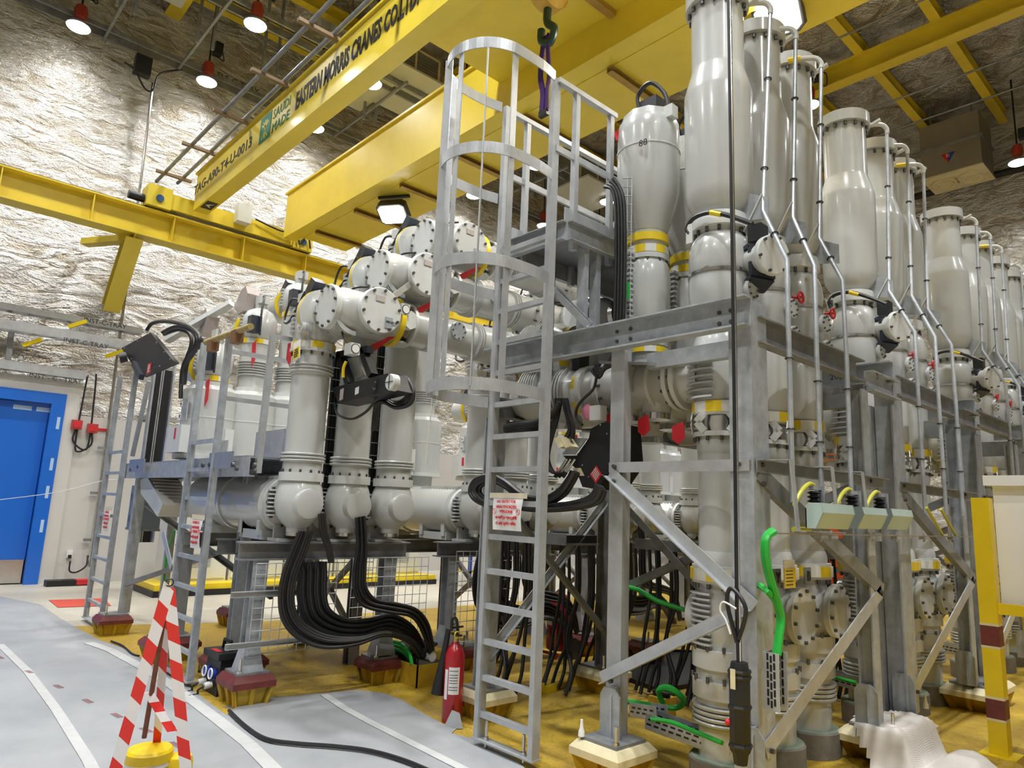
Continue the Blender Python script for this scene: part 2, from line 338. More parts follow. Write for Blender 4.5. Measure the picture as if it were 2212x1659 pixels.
# --------------------------------------------------------------- electrical tray under the roof, lamps
et=thing('lighting_tray','long cable tray under the roof along the foil wall, stencilled ELE-C-TRAY','cable tray',(-14.95,1,10.75))
obj('side_rail',MB().bar((-15.0,-6,10.72),(-15.0,20,10.72),.05,.24),GALVD,et)
obj('side_rail',MB().bar((-14.72,-6,10.66),(-14.72,20,10.66),.05,.09),GALVD,et)
text('ELE-C-TRAY',at(468,165,'x',-14.96),(0,1,0),(0,0,1),.13,INK,et)
et2=thing('lighting_tray','second lamp carrying tray under the roof, right of the first','cable tray',(-12.3,1,10.8))
obj('side_rail',MB().bar((-12.4,-6,10.72),(-12.4,20,10.72),.05,.16),GALVD,et2); obj('side_rail',MB().bar((-12.1,-6,10.72),(-12.1,20,10.72),.05,.1),GALVD,et2)
LENS=mat('lamp_lens',(1,.985,.95),.3,emit=28)
CANOPY=mat('red_lamp_canopy',(.42,.05,.03),.4)
def lamp_parts(t,p):
    p=V(p)
    obj('housing',MB().lathe(p,(0,0,1),[(0,.21),(.03,.215),(.07,.17),(.10,.07),(.14,.06)],20),GALVD,t)
    obj('lens',MB().lathe(p,(0,0,-1),[(0.0,.2),(.02,.19),(.03,.12)],20),LENS,t)
    obj('canopy',MB().lathe(p+V((0,0,.14)),(0,0,1),[(0,.06),(.05,.11),(.2,.12),(.3,.09),(.34,.03)],14),CANOPY,t)
    obj('hanger',MB().cyl(p+V((0,0,.46)),(p.x,p.y,12.6),.02,n=6).box(p+V((.14,.1,.75)),(.2,.16,.26)),BLKM,t)
    obj('cable',MB().tube([p+V((.14,.1,.6)),p+V((.3,.2,.45)),p+V((.35,.1,.7)),p+V((.14,.1,.85))],.015,6),BLK,t)
def lamp_light(t,p,w):
    l=bpy.data.lights.new('lamp_light','AREA'); l.shape='DISK'; l.size=.4; l.energy=w; l.color=(.975,.99,1.0); l.spread=math.radians(130)
    o=bpy.data.objects.new('lamp_light',l); COL.objects.link(o); o.parent=t; o.location=(0,0,-.05)
YS=[-4.4,-.8,1.7,4.1,6.63,9.1,11.52,14.36,17]
NAMES={(-14.65,1.7):'round high bay lamp with red canopy, leftmost of all at the top left',(-14.65,4.1):'round high bay lamp with red canopy beside the ELE-C-TRAY lettering',
 (-12.1,4.1):'round high bay lamp with red canopy at the top beside the crane pipes',(-12.1,6.63):'small bright high bay lamp just under the lettered crane girder',
 (-14.65,6.63):'small bright high bay lamp between the two crane girders, lower left one',(-12.1,11.52):'far high bay lamp seen through the ladder cage, right one',(-14.65,11.52):'far high bay lamp seen behind the ladder cage, left one',(-12.1,14.36):'far high bay lamp right of the cage handrail'}
for x in (-14.65,-12.1):
    for y in YS:
        t=thing('high_bay_lamp',NAMES.get((x,y),'high bay lamp hanging under the roof tray, out of the picture' ),'lamp',(x,y,10.4),'high bay lamps')
        lamp_parts(t,(x,y,10.4)); lamp_light(t,(x,y,10.4),LAMP_W*(.32 if x<-13 else .6))
t=thing('high_bay_lamp','high bay lamp with red canopy at the right edge near the air unit','lamp',(-3.41,19.3,10.4),'high bay lamps'); lamp_parts(t,(-3.41,19.3,10.4)); lamp_light(t,(-3.41,19.3,10.4),LAMP_W)
for x in (-6.5,-1,4.5):
    for y in (-5,.4,3.0,8.6,15):  # unseen lamps; the middle row is added to brighten the second row vessels
        t=thing('high_bay_lamp','high bay lamp over the middle of the hall, unseen','lamp',(x,y,11.3),'high bay lamps over the hall'); lamp_parts(t,(x,y,11.3)); lamp_light(t,(x,y,11.3),LAMP_W*1.85)
# --------------------------------------------------------------- roof steel
for i,y in enumerate((3.4,9.4,15.6)):
    l=['yellow roof girder running to the foil wall at the top left','yellow roof girder above the crane','long yellow roof girder crossing the upper right corner'][i]
    t=thing('roof_girder',l,'beam',(XW,y,12.1),'yellow roof girders')
    obj('girder',MB().hb((XW,y,12.15),(9,y,12.15),.32,.5,.03),YEL,t)
for i in range(14):
    x=-15.0+1.58*i
    t=obj('purlin',MB().hb((x,-8.9,12.55),(x,YW,12.55),.2,.3,.02),YEL,None,base=(x,0,12.55),cat='beam',group='yellow roof purlins')
    t['label']='yellow roof purlin under the foil roof, %s counted from the left wall'%('first second third fourth fifth sixth seventh eighth ninth tenth eleventh twelfth thirteenth fourteenth'.split()[i])
for i,y in enumerate((12.6,14.0,17.2,18.6)):
    obj('roof_pipe',MB().tube([(-9,y,11.95),(9,y,11.95)],.025,6,False),GALVD,None,base=(-9,y,11.95),label=['thin roof pipe just before the long yellow roof girder, lowest in the picture','thin roof pipe crossing beneath the purlins near the bright floodlight','thin roof pipe behind the long yellow roof girder','thin roof pipe nearest the far foil wall'][i],cat='pipe')
# far wall: black edged tray and air unit
obj('wall_tray',MB().box2((-12,YW-.4,10.85),(9,YW-.1,10.92)).box2((-12,YW-.12,10.92),(9,YW-.1,11.0)),BLKM,None,base=(-12,YW-.3,10.9),label='black cable tray along the far foil wall below the air unit',cat='cable tray')
def ac(a,b,label,logo=True):
    t=thing('air_unit',label,'air unit',(a[0],a[1],a[2])); a,b=V(a),V(b); m=mat('brownish_duct_steel',(.30,.265,.21),.45,.45,.1,2)
    obj('upper_body',MB().box2((a.x,a.y,(a.z+b.z)/2+.06),b),m,t); obj('rim',MB().box2((a.x-.05,a.y-.05,(a.z+b.z)/2),(b.x+.05,b.y,(a.z+b.z)/2+.06)),GALVD,t)
    obj('lower_body',MB().box2(a,(b.x,b.y,(a.z+b.z)/2)),m,t); obj('bottom_plate',MB().box2(a-V((.02,.02,.03)),(b.x+.02,b.y+.02,a.z)),CREAM,t)
    for k in (.27,.73):
        c=V((a.x+(b.x-a.x)*k,(a.y+b.y)/2,a.z-.035))
        q=obj('diffuser',MB().lathe(c,(0,0,-1),[(0,.33),(.05,.33),(.05,.30),(.02,.29),(.02,.22),(.05,.21),(.05,.16),(.02,.15),(.03,.02)],24),CREAM,t)
    for k in (.15,.85):
        obj('hanger_rod',MB().cyl((a.x+(b.x-a.x)*k,a.y+.3,b.z),(a.x+(b.x-a.x)*k,a.y+.3,12.75),.015,n=6),GALVD,t)
    if logo:
        c=V(((a.x+b.x)/2-.05,a.y-.006,a.z+.38)); n=V((0,-.004,0))
        mk=MB(); mk.mi=0; mk.prism([c+V((-.16,0,.14)),c+V((0,0,.14)),c+V((0,0,-.12))],n); mk.mi=1; mk.prism([c+V((0,0,.14)),c+V((.16,0,.14)),c+V((0,0,-.12))],n); obj('triangle_mark',mk,[RED,mat('mark_blue',(.03,.05,.3),.5)],t)
        text('SI',c+V((-.05,-.008,.03)),(1,0,0),(0,0,1),.09,WHT,t)
    return t
_a=at(1992,388,'y',19.2); 
ac((_a.x,19.2,_a.z),(_a.x+1.35,20.3,_a.z+1.45),'brownish air unit with two round diffusers hanging before the far foil wall')
DUCT=mat('dull_duct_steel',(.26,.26,.25),.5,.5,.1,2)
def duct(c,s,label,grille=True):
    t=thing('duct_unit',label,'duct',V(c)-V((0,0,s[2]/2))); c=V(c)
    obj('duct_body',MB().box(c,s),DUCT,t); obj('white_base',MB().box(c+V((.2,0,-s[2]/2-.03)),(s[0]+.5,s[1]*1.05,.05)),mat('duct_white',(.5,.5,.47),.5),t)
    if grille:
        f=MB(); gx=c.x+s[0]/2+.01
        for k in (-1,0,1): f.box((gx,c.y+k*s[1]*.42,c.z),(.03,.05,s[2]*.8))
        for k in (-1,1): f.box((gx,c.y,c.z+k*s[2]*.4),(.03,s[1]*.84,.05))
        obj('grille_frame',f,CREAM,t); g=MB()
        for k in range(9): g.box((gx,c.y,c.z+(k-4)*s[2]*.085),(.02,s[1]*.8,.025))
        obj('louvre_row',g,DUCT,t,kind='stuff')
duct((-12.6,7.6,11.3),(1.2,1.5,.9),'boxy air duct with cream grille seen between the crane girders')
duct((-13.2,6.6,10.95),(1.0,1.3,.3),'flat white based duct panel beside the small lamp between the girders',False)
duct((-12.6,13.8,11.0),(1.2,1.7,.95),'boxy air duct with cream grille right of the cage handrail')
duct((-12.8,2.5,11.4),(1.2,1.2,.8),'boxy grey duct near the lamps at the top left',False)
for i,(y,z0) in enumerate(((2.2,9.2),(3.6,9.9),(4.9,9.2),(7.3,9.3),(9.6,9.3),(12.4,9.3))):
    t=thing('strut_frame','slotted steel hanger frame of the roof trays, %s'%['leftmost','second from the left','third from the left','above the lamp between the girders','behind the second girder','furthest behind the cage'][i],'hanger',(-13.4,y,10.6),'slotted hangers under the roof')
    for dy in (-.15,.15): obj('upright',MB().bar((-13.3,y+dy,10.3),(-13.3,y+dy,12.5),.05,.05,(1,0,0)),GALVD,t)
    obj('cross_arm',MB().bar((-15.1,y,10.62),(-11.8,y,10.62),.05,.06),GALVD,t)
# ================================================================= crane runway and bridge crane
XR=-14.2; zt=at(0,362,'x',XR).z; zb=at(0,432,'x',XR).z
rw=thing('crane_runway','yellow crane runway beam along the foil wall','beam',(XR,3,zb))
obj('beam',MB().hb((XR,-6,(zt+zb)/2),(XR,19.5,(zt+zb)/2),.36,zt-zb,.03),YEL,rw)
obj('rail',MB().bar((XR,-6,zt+.03),(XR,19.5,zt+.03),.09,.06).bar((XR+.03,-6,zt+.005),(XR+.03,19.5,zt+.005),.22,.012),mat('dark_rail',(.05,.04,.035),.5,.5),rw)
for i in range(17):
    y=-4.6+1.38*i; obj('stiffener',MB().box((XR+.09,y,(zt+zb)/2),(.16,.02,zt-zb-.06)),YEL,rw)
for y in (3.05,9.6,15.8):
    k=obj('knee_brace',MB().hb((XR+.02,y,zb),(XW+.1,y,zb-1.25),.3,.28,.02,(1,0,0)),YEL,rw)
    obj('gusset',MB().prism([(XR+.16,y-.02,zb),(XR-1.0,y-.02,zb),(XR-1.0,y-.02,zb-.12),(XR-.3,y-.02,zb-.42)],(0,.03,0)),YEL,rw)
    obj('cross_brace',MB().bar((XR,y,zb-.06),(XW+.1,y-.6,zb-.06),.2,.12),YEL,rw)
cr=thing('bridge_crane','yellow twin girder bridge crane with black girder lettering','crane',(XR,4.8,7.0))
Y1,Z0=3.94,7.16
g1=obj('girder',MB().box2((-13.85,Y1,Z0),(6,Y1+.27,7.93)).box2((-13.9,Y1-.03,7.92),(6,Y1+.34,7.96)),YEL,cr,label='girder with black lettering and conductor pipes')
obj('girder',MB().box2((-13.85,5.80,Z0),(6,6.08,8.15)).box2((-13.9,5.76,8.15),(6,6.14,8.19)),YEL,cr)
obj('end_carriage',MB().box2((XR-.16,3.2,zt+.09),(XR+.2,6.5,zt+.40)),YEL,cr)
for y in (3.35,6.3):
    obj('wheel_housing',MB().box2((XR-.2,y-.22,zt+.05),(XR+.24,y+.22,zt+.47)),YEL,cr)
    obj('wheel_cover',MB().cyl((XR+.24,y,zt+.22),(XR+.27,y,zt+.22),.07),mat('blue_hub',(.03,.10,.25),.4),cr)
obj('buffer',MB().cyl((XR+.05,3.12,zt+.2),(XR+.05,2.85,zt+.2),.08),BLK,cr)
obj('drive_box',MB().box2((XR+.2,4.78,zt+.2),(XR+.42,5.06,zt+.58)),COVER,cr)
obj('carriage_cable',MB().tube([(XR+.26,5.2,zt+.4),(XR+.3,5.8,zt+.3),(XR+.32,6.1,zt+.45),(XR+.3,6.2,zt+.12),(XR+.32,6.35,zt+.4),(XR+.3,6.45,zt+.1)],.02,6),BLK,cr)
# walkway under and behind the second girder
wk=obj('walkway_plate',MB().box2((-13.5,6.08,7.15),(6,7.1,7.2)),YEL,cr)
for i in range(11):
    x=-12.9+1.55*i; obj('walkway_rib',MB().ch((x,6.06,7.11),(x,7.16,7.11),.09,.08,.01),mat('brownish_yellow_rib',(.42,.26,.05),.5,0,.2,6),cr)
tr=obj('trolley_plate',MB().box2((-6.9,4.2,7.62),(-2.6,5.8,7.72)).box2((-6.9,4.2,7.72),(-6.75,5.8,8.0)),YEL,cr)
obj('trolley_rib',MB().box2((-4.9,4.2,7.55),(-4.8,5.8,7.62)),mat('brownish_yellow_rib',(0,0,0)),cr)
# conductor pipes on brackets
for dy,z in ((-.45,8.0),(-.10,8.02)):
    obj('conductor_pipe',MB().tube([(-15.0 if dy<-.3 else -14.8,Y1+dy,z),(6,Y1+dy,z)],.035,8,False),GALVD,cr)
for i in range(13):
    x=-14.4+1.55*i; obj('pipe_bracket',MB().bar((x,Y1-.62,8.02-.05),(x,Y1+.05,8.02-.05),.07,.05),mat('rusty_bracket',(.25,.17,.10),.6),cr)
# lettering on the girder face (faces -y)
R_,U_=(1,0,0),(0,0,1); yf=Y1-.004
def gx(px,py): return at(px,py,'y',Y1).x
text('TAG-A90-T4-U-0013',(gx(420,412),yf,7.50),R_,U_,.20,INK,cr,bold=.004,width=gx(545,298)-gx(420,412))
text('EASTERN MORRIS CRANES CO.LTD.',(gx(640,214),yf,7.46),R_,U_,.29,INK,cr,bold=.012,width=gx(905,-8)-gx(640,214))
LOGOG=mat('logo_green',(.0,.20,.10),.5)
x0=gx(562,288); lg=MB().box2((x0,yf,7.38),(x0+.42,yf-.003,7.84)); obj('green_emblem',lg,LOGOG,cr)
pl=MB()
for a in (-60,-30,0,30,60):
    pl.bar((x0+.21,yf-.004,7.62),(x0+.21+.15*math.sin(math.radians(a)),yf-.004,7.62+.13*math.cos(math.radians(a))),.03,.004,(0,1,0))
pl.bar((x0+.21,yf-.004,7.42),(x0+.21,yf-.004,7.64),.04,.004,(0,1,0)).bar((x0+.1,yf-.004,7.43),(x0+.21,yf-.004,7.56),.025,.004,(0,1,0)).bar((x0+.32,yf-.004,7.43),(x0+.21,yf-.004,7.56),.025,.004,(0,1,0))
obj('palm_mark',pl,YEL,cr,kind='stuff')
text('SAUDI',(x0+.48,yf,7.64),R_,U_,.17,LOGOG,cr,width=.62); text('MADE',(x0+.48,yf,7.40),R_,U_,.17,LOGOG,cr,width=.62)
cq=V((at(440,440,'z',Z0).x,Y1+.13,Z0-.003)); mk=MB().box(cq,(.42,.2,.004)); obj('maker_plate',mk,BLKM,cr)
m2=MB().prism([cq+V((-.12,.06,-.004)),cq+V((0,0,-.004)),cq+V((.12,.06,-.004)),cq+V((0,-.07,-.004))],(0,0,-.003)); obj('maker_mark',m2,WHT,cr)
# hook and sling
hk=V((-4.92,4.77,7.0))
t=thing('hook_block','crane hook block below the trolley, half out of the picture','hook',(hk.x,hk.y,7.0))
obj('sheave_block',MB().lathe(hk+V((-.14,0,.35)),(1,0,0),[(0,.18),(.06,.24),(.22,.24),(.28,.18)],20),mat('hook_orange_yellow',(.65,.38,.05),.4),t)
obj('hook',MB().tube([hk+V((0,0,.15)),hk+V((0,0,-.05)),hk+V((.09,.02,-.16)),hk+V((.03,.02,-.3)),hk+V((-.08,.0,-.24)),hk+V((-.09,0,-.1))],.045,10),mat('dark_green_hook',(.02,.06,.035),.4),t)
sl=thing('lifting_sling','purple webbing sling hanging from the crane hook','sling',hk+V((0,0,-1.5)))
b0=at(1175,245,'y',4.77)
a1=hk+V((-.02,0,-.26)); m=(a1+b0)/2
for s in (-1,1):
    q=MB(); P_=crom([a1+V((.02*s,0,.06)),a1+V((.05*s,0,-.2)),m+V((.045*s,.02*s,0)),b0+V((.03*s,0,.25)),b0+V((.04*s,0,0))],6)
    for i in range(len(P_)-1): q.bar(P_[i],P_[i+1],.065,.016,(0,1,0) if s<0 else (.3,1,0))
    obj('webbing_leg',q,PURP,sl)
obj('eye_cap',MB().box(b0,(.12,.05,.07)),BLKM,sl)
# floodlights on the crane
def flood(name,label,c,n,s,parent_h=.4):
    t=thing(name,label,'floodlight',c); c=V(c); n=V(n).normalized(); r=n.cross(V((0,0,1))).normalized(); u=r.cross(n)
    def rr(w,h,d0,d1,k=.25):
        pts=[]; 
        for sx,sy in ((1,1),(-1,1),(-1,-1),(1,-1)):
            for a in ((0,1) if sx*sy>0 else (1,0)): pts.append(r*(sx*w*(1-k*a))+u*(sy*h*(1-k*(1-a))))
        return [c+p+n*d0 for p in pts]
    obj('housing',MB().prism(rr(s*1.08,s*.85,-.16,0),n*.155),BLKM,t)
    obj('lens',MB().prism(rr(s*.95,s*.72,0,0),n*.012),LENSF,t)
    obj('yoke',MB().bar(c+r*s*1.15,c+r*s*1.15+V((0,0,parent_h)),.03,.05).bar(c-r*s*1.15,c-r*s*1.15+V((0,0,parent_h)),.03,.05).bar(c-r*s*1.2+V((0,0,parent_h)),c+r*s*1.2+V((0,0,parent_h)),.06,.04),BLKM,t)
    l=bpy.data.lights.new('flood_light','AREA'); l.shape='SQUARE'; l.size=s*1.5; l.energy=FLOOD_W; l.color=(1,.94,.84); l.spread=math.radians(150)
    o=bpy.data.objects.new('flood_light',l); COL.objects.link(o); o.parent=t; o.matrix_local=Matrix.Translation(n*.03)@(-n).to_track_quat('Z','Y').to_matrix().to_4x4()
LENSF=mat('flood_lens',(1,.93,.8),.3,emit=30)
flood('floodlight','black framed floodlight hanging below the crane walkway',at(848,464,'z',6.78),(.3,-.45,-1),.25,.34)
flood('floodlight','very bright square floodlight behind the tallest vessels at the top',at(1680,40,'y',6.55),(.15,-.75,-.75),.235,.25)
# ================================================================= pedestals, steel frames, ladders, platforms
def pedestal(x,y,w,h,label,capm,group='floor pedestals',plate=.26,d=None):
    d=d or w
    t=thing('pedestal',label,'pedestal',(x,y,0),group)
    b=MB(); n=3
    for sx,sy in ((1,0),(-1,0),(0,1),(0,-1)):
        for k in range(n):
            f=(k-(n-1)/2)/(n-1)*.9
            if sx: top=V((x+sx*w/2*.9,y+f*d,h*.62)); c=V((x+sx*w*.36,y+f*d*.8,0))
            else: top=V((x+f*w,y+sy*d/2*.9,h*.62)); c=V((x+f*w*.8,y+sy*d*.36,0))
            inn=V((x+(top.x-x)*.55,y+(top.y-y)*.55,h*.62)); inb=V((x+(c.x-x)*.75,y+(c.y-y)*.75,0))
            e=V((.018,0,0)) if sy else V((0,.018,0))
            b.prism([c-e,top-e,inn-e,inb-e],e*2)
    o=obj('rib_set',b,FLOORY2,t,False,kind='stuff')
    def fr(a,z0,z1,a2=None):
        a2=a2 or a; return [(x-w/2*a,y-d/2*a,z0),(x+w/2*a,y-d/2*a,z0),(x+w/2*a,y+d/2*a,z0),(x-w/2*a,y+d/2*a,z0),(x-w/2*a2,y-d/2*a2,z1),(x+w/2*a2,y-d/2*a2,z1),(x+w/2*a2,y+d/2*a2,z1),(x-w/2*a2,y+d/2*a2,z1)]
    F6=[(0,1,2,3),(4,5,6,7),(0,1,5,4),(1,2,6,5),(2,3,7,6),(3,0,4,7)]
    obj('core',MB().add(fr(.6,0,h*.62,.78),F6),FLOORY2,t)
    obj('cap',MB().add(fr(1.0,h*.6,h*.8),F6).add(fr(1.0,h*.8,h,.82),F6),capm,t)
    obj('base_plate',MB().add(fr(.74,h,h+.02),F6),GALVD,t)
    an=MB()
    for sx in (-1,1): an.cyl((x+sx*w*.3,y-sx*d*.3,h+.01),(x+sx*w*.3,y-sx*d*.3,h+.13),.012,n=8).lathe((x+sx*w*.3,y-sx*d*.3,h+.02),(0,0,1),[(0,.022),(.02,.022)],6)
    obj('anchor_bolt',an,STEEL,t,kind='stuff')
    return t
FLOORY2=mat('yellow_pedestal_paint',(.55,.36,.03),.5,0,.2,6)
HP=.22
pedestal(-4.5,3.95,.36,HP,'cream capped pedestal under the steel post behind the caged ladder',CREAM)
pedestal(-3.05,3.78,.40,HP,'cream capped pedestal at the bottom centre with upright bolts',CREAM)
pedestal(-4.52,5.42,.40,HP,'cream capped pedestal between caged ladder and front frame',CREAM)
pedestal(-2.12,5.82,.42,HP,'cream capped pedestal half under the white cloth',CREAM,d=.85)
pedestal(-2.12,8.1,.42,HP,'cream capped pedestal right of the striped yellow post',CREAM,d=.85)
pedestal(-5.92,2.56,.36,HP+.02,'maroon capped pedestal right beside the black socket box',MAROON)
pedestal(-5.95,3.85,.34,HP,'maroon capped pedestal left of the yellow cable box',MAROON)
pedestal(-9.5,3.85,.34,HP,'maroon capped pedestal standing free behind the tape tripod',MAROON)
pedestal(-9.55,2.42,.36,HP,'maroon capped pedestal at the foot of the leftmost ladder',MAROON)
pedestal(-7.85,2.55,.40,HP,'long maroon capped pedestal just left of the striped tape',MAROON,d=.5)
pedestal(-6.75,2.78,.42,HP,'maroon capped pedestal behind the middle ladder foot',MAROON,d=.5)
pedestal(-5.75,6.6,.34,HP,'maroon capped pedestal in the shade behind the front frame, left one',MAROON)
pedestal(-5.1,6.9,.34,HP,'maroon capped pedestal in the shade behind the front frame, right one',MAROON)
pedestal(-5.95,4.9,.34,HP,'maroon capped pedestal in the shade behind the red extinguisher',MAROON)
# ---- support frames
XR_=-2.05
def frame(y0,y1,label,full=True,shift=0):
    t=thing('support_frame',label,'steel frame',(XR_,y0,HP+.02),'galvanised support frames')
    zc,zt_=HP+.02,2.97
    U=(0,1,0)
    cols=[(XR_,y0,zt_),(XR_,y1,2.72)]
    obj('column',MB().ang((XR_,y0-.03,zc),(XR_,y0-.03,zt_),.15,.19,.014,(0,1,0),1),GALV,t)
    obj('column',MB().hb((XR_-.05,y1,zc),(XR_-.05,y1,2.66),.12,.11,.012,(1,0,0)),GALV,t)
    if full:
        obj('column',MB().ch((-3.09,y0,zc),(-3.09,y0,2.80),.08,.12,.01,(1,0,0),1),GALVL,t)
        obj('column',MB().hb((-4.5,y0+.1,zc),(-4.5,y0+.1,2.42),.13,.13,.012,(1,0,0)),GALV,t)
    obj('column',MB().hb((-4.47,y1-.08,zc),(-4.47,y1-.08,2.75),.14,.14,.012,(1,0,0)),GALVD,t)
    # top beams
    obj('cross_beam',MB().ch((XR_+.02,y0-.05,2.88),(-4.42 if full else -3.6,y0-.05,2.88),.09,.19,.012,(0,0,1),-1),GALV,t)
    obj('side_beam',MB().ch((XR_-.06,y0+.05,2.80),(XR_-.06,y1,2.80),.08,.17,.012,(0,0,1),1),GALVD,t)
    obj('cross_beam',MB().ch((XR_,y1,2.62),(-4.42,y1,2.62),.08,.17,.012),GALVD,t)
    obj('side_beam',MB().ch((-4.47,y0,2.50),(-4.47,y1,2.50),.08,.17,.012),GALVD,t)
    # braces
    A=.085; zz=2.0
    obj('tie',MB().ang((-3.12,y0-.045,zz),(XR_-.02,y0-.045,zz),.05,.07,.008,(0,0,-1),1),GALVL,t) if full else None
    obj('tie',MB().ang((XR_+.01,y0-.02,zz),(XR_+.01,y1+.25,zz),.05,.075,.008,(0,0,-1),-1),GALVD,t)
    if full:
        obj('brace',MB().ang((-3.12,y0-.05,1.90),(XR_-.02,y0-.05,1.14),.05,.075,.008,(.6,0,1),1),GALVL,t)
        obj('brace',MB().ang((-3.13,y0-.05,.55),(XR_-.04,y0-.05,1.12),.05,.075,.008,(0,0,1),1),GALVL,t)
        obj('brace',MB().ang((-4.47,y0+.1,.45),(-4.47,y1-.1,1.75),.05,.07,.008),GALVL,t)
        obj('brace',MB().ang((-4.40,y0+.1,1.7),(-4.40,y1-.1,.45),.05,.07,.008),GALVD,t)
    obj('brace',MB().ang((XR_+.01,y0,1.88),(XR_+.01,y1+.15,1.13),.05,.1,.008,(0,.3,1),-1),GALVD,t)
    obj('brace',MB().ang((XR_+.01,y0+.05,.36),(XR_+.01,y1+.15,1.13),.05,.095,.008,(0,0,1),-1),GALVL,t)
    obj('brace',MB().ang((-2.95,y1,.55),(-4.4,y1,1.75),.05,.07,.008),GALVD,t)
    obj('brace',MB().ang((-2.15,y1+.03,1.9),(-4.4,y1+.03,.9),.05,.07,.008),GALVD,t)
    # foot gussets
    for x,y in ([(-3.05,y0)] if full else [])+[(XR_-.02,y0),(XR_-.05,y1)]:
        for dx,dy,ex,ey in ((-.09,-.07,.10,.012),(.0,-.08,.012,.10)):
            w=V((ex,ey,0)); p=V((x+dx,y+dy,zc)); z1=.30; n=.05
            if ex>ey: poly=[p,p+V((ex*1.6,0,0)),p+V((ex*1.6,0,z1-n)),p+V((ex*1.2,0,z1)),p+V((ex*.3,0,z1)),p+V((0,0,z1-n))]; e=V((0,.012,0))
            else: poly=[p,p+V((0,ey*1.6,0)),p+V((0,ey*1.6,z1-n)),p+V((0,ey*1.2,z1)),p+V((0,ey*.3,z1)),p+V((0,0,z1-n))]; e=V((.012,0,0))
            obj('foot_gusset',MB().prism(poly,e),GALV,t)
    bs=[]
    if full:
        for x in (-2.16,-2.24): 
            for z in (2.84,2.91): bs.append((x,y0-.05,z))
        for x in (-2.93,-3.05):
            for z in (2.85,2.92): bs.append((x,y0-.05,z))
        for z in (2.85,2.92): bs.append((-3.75,y0-.05,z))
        bs+=[(-3.06,y0-.055,1.97),(-2.13,y0-.055,1.97),(-3.06,y0-.055,1.87),(-3.06,y0-.055,.58)]
        boltset(bs,(0,-1,0),t,.014,.02)
    boltset([(XR_+.012,y0+.04,1.97),(XR_+.012,y0+.05,1.86),(XR_+.012,y1+.1,1.17),(XR_+.012,y0+.08,.40),(XR_+.012,y1,1.97)],(1,0,0),t,.014,.02)
    return t
fA=frame(3.82,5.48,'galvanised steel frame nearest the camera, carrying the front vessels')
obj('support_channel',MB().ch((-2.92,3.93,2.72),(-2.14,3.93,2.72),.07,.11,.01,(0,0,1),-1),GALV,fA)
obj('bearing_plate',MB().prism([(-3.3,3.86,2.76),(-2.9,3.86,2.70),(-2.4,4.4,2.70),(-2.9,4.6,2.74)],(0,0,-.02)),GALVD,fA)
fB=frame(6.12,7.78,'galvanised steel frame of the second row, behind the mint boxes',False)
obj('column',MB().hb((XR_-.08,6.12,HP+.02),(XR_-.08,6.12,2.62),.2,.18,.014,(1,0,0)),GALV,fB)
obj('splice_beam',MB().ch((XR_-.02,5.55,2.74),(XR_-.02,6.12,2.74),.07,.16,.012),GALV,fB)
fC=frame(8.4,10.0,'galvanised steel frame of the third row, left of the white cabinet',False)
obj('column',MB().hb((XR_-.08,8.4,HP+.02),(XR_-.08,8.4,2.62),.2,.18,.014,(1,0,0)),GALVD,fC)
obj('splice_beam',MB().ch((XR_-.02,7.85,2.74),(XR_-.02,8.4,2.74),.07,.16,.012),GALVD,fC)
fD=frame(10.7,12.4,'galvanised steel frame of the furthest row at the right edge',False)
# ---- caged ladder with platform
YL=3.46; XL0,XL1=-4.0,-3.45
lad=thing('caged_ladder','galvanised caged ladder rising to the platform, with paper notice','ladder',((XL0+XL1)/2,YL,.05))
for x in (XL0,XL1): obj('side_rail',MB().box2((x-.022,YL-.035,.06),(x+.022,YL+.035,4.93 if 1 else 3.8)),GALVL,lad)
for i in range(15):
    z=.22+.2455*i
    obj('rung',MB().box2((XL0+.02,YL-.02,z-.02),(XL1-.02,YL+.02,z+.02)),GALVL,lad)
obj('foot_plate',MB().box2((XL0-.03,YL-.04,.05),(XL1+.03,YL+.04,.062)),GALVL,lad)
an=MB()
for x in (XL0+.08,XL1-.09): an.cyl((x,YL,.0),(x,YL,.19),.011,n=8).lathe((x,YL,.062),(0,0,1),[(0,.02),(.02,.02)],6)
obj('anchor_bolt',an,STEEL,lad,kind='stuff')
def hoop_pts(r=.335):
    cx=(XL0+XL1)/2; pts=[V((XL0-.03,YL-.04,0)),V((XL0-.06,YL-.2,0))]; cy=YL-.42
    for k in range(13):
        a=math.pi*(1-k/12); pts.append(V((cx+r*math.cos(a),cy-r*math.sin(a),0)))
    pts+=[V((XL1+.06,YL-.2,0)),V((XL1+.03,YL-.04,0))]
    return crom(pts,3)
HPTS=hoop_pts()
for z in (2.45,3.31,4.12,4.93):
    q=MB()
    for i in range(len(HPTS)-1): q.bar(HPTS[i]+V((0,0,z)),HPTS[i+1]+V((0,0,z)),.008,.085)
    obj('cage_hoop',q,GALVL,lad)
cx_=(XL0+XL1)/2
for a in (155,118,82,45,8):
    a=math.radians(a); x=cx_+.325*math.cos(a); y=YL-.42-.325*math.sin(a)
    d=V((math.sin(a),math.cos(a),0)) 
    obj('cage_bar',MB().obox((x,y,3.69),V((-math.sin(a),-math.cos(a),0)).normalized()*.03 if 0 else V((math.sin(a),-math.cos(a),0)).normalized()*.03,V((math.cos(a),math.sin(a),0))*.004,(0,0,1.26)),GALVL,lad)
